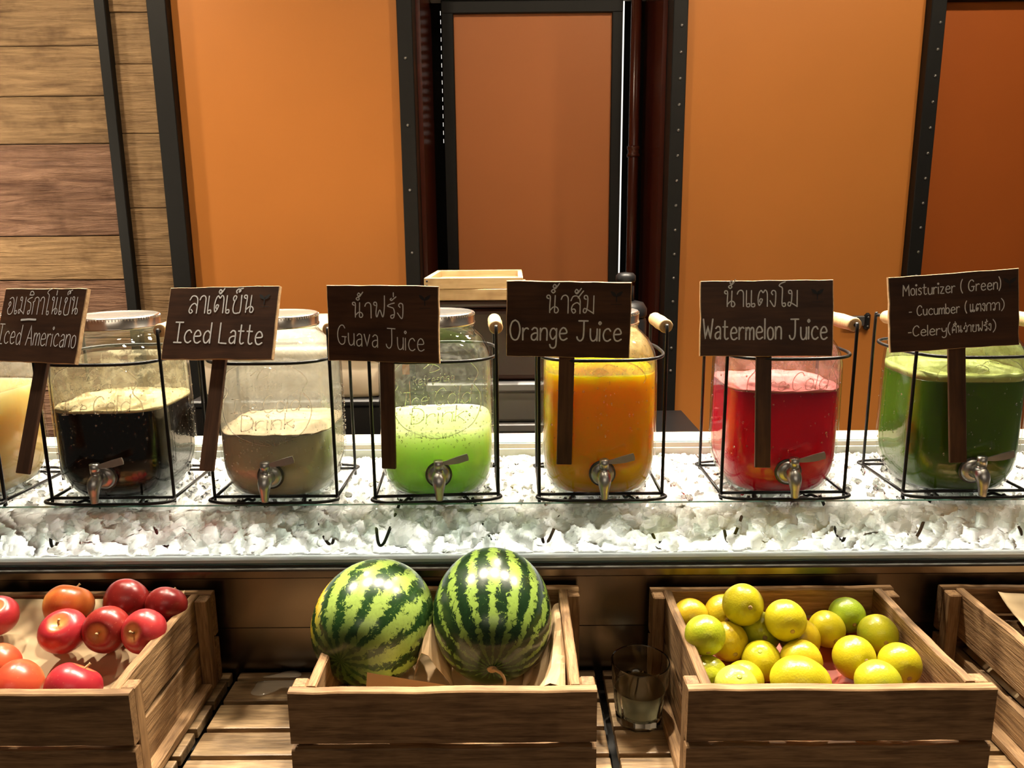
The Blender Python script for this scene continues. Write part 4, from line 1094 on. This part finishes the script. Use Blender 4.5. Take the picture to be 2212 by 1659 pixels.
# crumpled kraft paper round the melons
def crumple(pts_grid, label, thick=.0006, amp=.004, seed=0, mat=M_paper):
    """grid of control points (rows of Vectors) -> creased sheet with thickness"""
    rows = [catmull(r_, 3) for r_ in pts_grid]
    nr, nc = len(rows), len(rows[0]); vs = []; fs = []
    fine = []
    for i in range(nr-1):
        for k in range(4): fine.append([a.lerp(b, k/4) for a, b in zip(rows[i], rows[i+1])])
    fine.append(rows[-1]); nr = len(fine)
    c = sum((p for r_ in fine for p in r_), Vector((0, 0, 0)))/(nr*nc)
    for l in (0, 1):
        for i, r_ in enumerate(fine):
            for j, p in enumerate(r_):
                n_ = abs(noise.noise(p*30+Vector((seed, 0, 0))))*amp
                vs.append(p-c+Vector((0, n_*.5, n_-l*thick)))
    n1 = nr*nc
    for i in range(nr-1):
        for j in range(nc-1):
            a = i*nc+j; q = (a, a+1, a+nc+1, a+nc); fs.append(q); fs.append(tuple(n1+t for t in reversed(q)))
    bnd = [j for j in range(nc-1)]+[i*nc+nc-1 for i in range(nr-1)]+[(nr-1)*nc+j for j in range(nc-1, 0, -1)]+[i*nc for i in range(nr-1, 0, -1)]
    for a, b in zip(bnd, bnd[1:]+bnd[:1]): fs.append((a, n1+a, n1+b, b))
    o = mesh('kraft_paper', vs, fs, mat, None, False, c); tag(o, label, 'paper', 'crumpled kraft paper in the melon crate')
Vv = Vector
crumple([V2((-.160, .739, -.103), (-.125, .738, -.109), (-.090, .737, -.115), (-.055, .736, -.122)), V2((-.163, .742, -.125), (-.126, .745, -.130), (-.09, .745, -.135), (-.055, .745, -.140)), V2((-.165, .752, -.170), (-.125, .757, -.170), (-.09, .757, -.172), (-.055, .757, -.175))], 'kraft paper flap standing in front of the left watermelon', seed=1, amp=.0015)
crumple([V2((-.125, .80, -.175), (-.110, .80, -.120), (-.085, .80, -.150), (-.07, .79, -.165)), V2((-.122, .83, -.165), (-.108, .83, -.100), (-.090, .83, -.125), (-.078, .82, -.16)), V2((-.122, .86, -.165), (-.106, .86, -.105), (-.092, .86, -.130), (-.08, .86, -.16))], 'creased kraft paper wedged between the two watermelons', seed=6, amp=.006)
crumple([V2((-.01, .740, -.160), (.015, .742, -.140), (.035, .745, -.126), (.052, .752, -.130)), V2((.0, .78, -.18), (.030, .79, -.150), (.040, .80, -.122), (.055, .81, -.128)), V2((.01, .85, -.17), (.038, .85, -.140), (.046, .86, -.118), (.054, .87, -.120)), V2((.02, .92, -.16), (.042, .92, -.135), (.048, .92, -.124), (.054, .92, -.122))], 'creased kraft paper beside the right watermelon', seed=9, amp=.010)
sheet('paper_liner', 'kraft paper lining the watermelon crate floor', -.205, .050, .728, .935, lambda x, y: -.199+(y-.73)/.2*.03, M_paper, amp=.006, seed=12)

# ------------------------------------------------------------------ apples
APPLES = [(-.6427, .8700, -.1053, .0251), (-.5640, .8890, -.1021, .0292), (-.5434, .8409, -.1104, .0267), (-.4954, .8977, -.1006, .0283), (-.4928, .8458, -.1096, .0274),
          (-.4439, .8381, -.1084, .0259), (-.4432, .8930, -.1050, .0252), (-.5956, .8000, -.1286, .0245), (-.5537, .7650, -.1334, .0287), (-.4917, .7630, -.1354, .0297)]
AT = [(20, 15, 0, 0), (-40, 10, 0, 3), (30, 5, 0, 0), (-60, 40, 0, 1), (75, -10, 0, 1), (62, -38, 0, 0), (-50, 10, 0, 1), (40, -60, 0, 2), (10, -70, 0, 2), (-35, 25, 0, 0)]
AL = ['crimson apple at the left edge of the frame', 'golden blushed apple at the back of the crate', 'bright red apple with its stem hollow facing up, front of the cluster',
      'dark red apple at the back, between the golden one and the corner', 'dark red apple in the middle of the cluster', 'red apple with its stem hollow facing forward, by the crate side',
      'red apple in the rear right corner of its crate', 'orange red apple at the left edge, above the front pair', 'orange red apple, left of the front pair by the crate rim', 'deep crimson apple, right of the front pair by the crate rim']
AP = []
for i in range(29):
    t = math.pi*i/28
    r_ = math.sin(t)*(1.0+.10*math.cos(t)); z = math.cos(t)*.93
    z -= .26*math.exp(-(t/.33)**2); z += .12*math.exp(-((math.pi-t)/.28)**2)
    AP.append((max(.004, r_), z))
AP = AP[::-1]
for (x, y, z, r_), (tx, ty, tz, mi), lb in zip(APPLES, AT, AL):
    a = empty('apple', (x, y, z), (R(tx), R(ty), R(tz+random.uniform(0, 360)*0))); tag(a, lb, 'apple', 'apples in the left crate')
    mb = MB(); mb.lathe([(p[0]*r_, p[1]*r_) for p in AP], 36)
    for q in mb.v:
        f5 = 1+.018*math.cos(5*math.atan2(q.y, q.x))*(.4-q.z/r_*.6); q.x *= f5; q.y *= f5
    mb.build('skin', M_apples[mi], a)
    MB().tube(catmull([(0, 0, r_*.60), (r_*.02, 0, r_*.80), (r_*.10, r_*.03, r_*1.0)], 4), [.0013]*8+[.0018], 7).build('stem', M_stemdry, a)

# ------------------------------------------------------------------ citrus
CIT = [(.2750, .8622, -.0928, .0251), (.3184, .8373, -.1000, .0245), (.2172, .8129, -.1046, .0238), (.2624, .8948, -.1232, .0255), (.2553, .8484, -.1334, .0240), (.2988, .8644, -.1306, .0251),
       (.3433, .8543, -.1333, .0247), (.3834, .8719, -.1312, .0228), (.4184, .8966, -.1261, .0224), (.4407, .8592, -.1317, .0238), (.3929, .8150, -.1356, .0248), (.4384, .8000, -.1356, .0244),
       (.3979, .7650, -.1369, .0250), (.2873, .8206, -.1424, .0234), (.3295, .8103, -.1368, .0242), (.3119, .7634, -.1341, .0286), (.2586, .7911, -.1502, .0232), (.2389, .7561, -.1349, .0240), (.2176, .7919, -.1435, .0226), (.2198, .8927, -.1256, .0238)]
CM = [0, 0, 1, 3, 3, 1, 3, 0, 2, 1, 0, 0, 1, 0, 3, 0, 0, 4, 1, 3]
CL = ['topmost yellow citrus, highest in the pile', 'yellow citrus with a nub, on top at the middle of the pile', 'yellow green citrus leaning on the left side of the crate', 'small bit of yellow citrus showing behind the topmost fruit',
      'amber yellow citrus under the leftmost large fruit', 'yellow green citrus just below the topmost fruit', 'amber citrus mostly hidden under the nubbed fruit', 'pale yellow citrus right of the nubbed fruit',
      'green citrus with a brown scar at the back', 'yellow green citrus by the right side at the back', 'large yellow citrus right of the bare card', 'yellow citrus nearest the right side of the crate',
      'yellow green citrus at the front right rim', 'yellow citrus with a stem button, behind the pale green one', 'amber yellow citrus in the centre behind the long front fruit', 'long yellow citrus at the middle of the front rim',
      'yellow citrus tucked behind the pale green one', 'pale green citrus with a stem button at the front left rim', 'yellow green citrus in the front left corner', 'amber citrus in the rear left corner']
random.seed(21)
for i, ((x, y, z, r_), mi, lb) in enumerate(zip(CIT, CM, CL)):
    up = i in (13, 17)
    e = empty('citrus_fruit', (x, y, z), (R(28) if up else random.uniform(1.0, 2.4), random.uniform(-.6, .6), 0)); tag(e, lb, 'citrus fruit', 'citrus in the right crate')
    st = 1.18 if i == 15 else random.uniform(.95, 1.0)
    pr = []
    for k in range(25):
        t = math.pi*k/24; pr.append((max(.0006, r_*math.sin(t)), -r_*math.cos(t)*.96-(.0012*math.exp(-((math.pi-t)/.2)**2) if True else 0)))
    mb = MB().lathe(pr, 36)
    for q in mb.v:
        q.x *= st
        k_ = 1+.02*noise.noise(q*60+Vector((i*3, 0, 0))); q.x *= k_; q.y *= k_; q.z *= k_
    mb.build('peel', M_cit[mi], e)
    MB().lathe([(.0028, 0), (.0030, .0005), (.0016, .0010), (.0003, .0008)], 10).build('stem_button', M_stemdry if not up else M_cit[4], e, True, (0, 0, r_*.955-.0014))

# ------------------------------------------------------------------ tumbler
tb = empty('glass_tumbler', (.150, .850, SZ)); tag(tb, 'faceted glass tumbler with some water, between the melon and citrus crates', 'glass')
m, nt, out = newmat('tumbler_glass'); M_tumb = m
g_ = N(nt, 'ShaderNodeBsdfGlass'); g_.inputs['IOR'].default_value = 1.45; g_.inputs['Roughness'].default_value = 0; g_.inputs['Color'].default_value = (.97, .98, .96, 1)
nt.links.new(g_.outputs[0], out.inputs[0])
mb = MB(); seg = 60
outer = [(.0255, .0, 1), (.0275, .0015, 1), (.0290, .012, 1), (.0310, .030, 1), (.0322, .046, 1), (.0330, .049, .2), (.0338, .052, 0), (.0348, .068, 0), (.0356, .0805, 0), (.0350, .0818, 0)]
innr = [(.0338, .0812, 0), (.0330, .068, 0), (.0312, .050, 0), (.0285, .030, 0), (.0258, .015, 0), (.020, .0105, 0), (.0005, .010, 0)]
for (r_, z, fc) in outer+innr:
    for k in range(seg):
        t = 2*math.pi*k/seg; q = r_
        if fc:
            a_ = (t % (2*math.pi/10))-math.pi/10; q = r_*(1-fc+fc*math.cos(math.pi/10)/math.cos(a_)*1.012)
        mb.v.append(Vector((q*math.cos(t), q*math.sin(t), z)))
for i in range(len(outer)+len(innr)-1):
    for k in range(seg):
        a_ = i*seg+k; b_ = i*seg+(k+1) % seg; mb.f.append((a_, b_, b_+seg, a_+seg))
mb.f.append(tuple(reversed(range(seg)))); mb.f.append(tuple(range((len(outer)+len(innr)-1)*seg, (len(outer)+len(innr))*seg)))
o = mb.build('tumbler', M_tumb, tb); sharp_edges(o, 20)
m, nt, out = newmat('cloudy_water'); M_cw = m
tr = N(nt, 'ShaderNodeBsdfTransparent'); tr.inputs[0].default_value = (.80, .74, .58, 1)
df = N(nt, 'ShaderNodeBsdfTranslucent'); df.inputs[0].default_value = (.75, .68, .48, 1)
mx = N(nt, 'ShaderNodeMixShader'); mx.inputs[0].default_value = .35
nt.links.new(tr.outputs[0], mx.inputs[1]); nt.links.new(df.outputs[0], mx.inputs[2]); nt.links.new(mx.outputs[0], out.inputs[0])
MB().lathe([(.018, .0112), (.0250, .0158), (.0278, .030), (.0302, .046), (.0295, .0462), (.001, .0460)], 48).build('water', M_cw, tb)
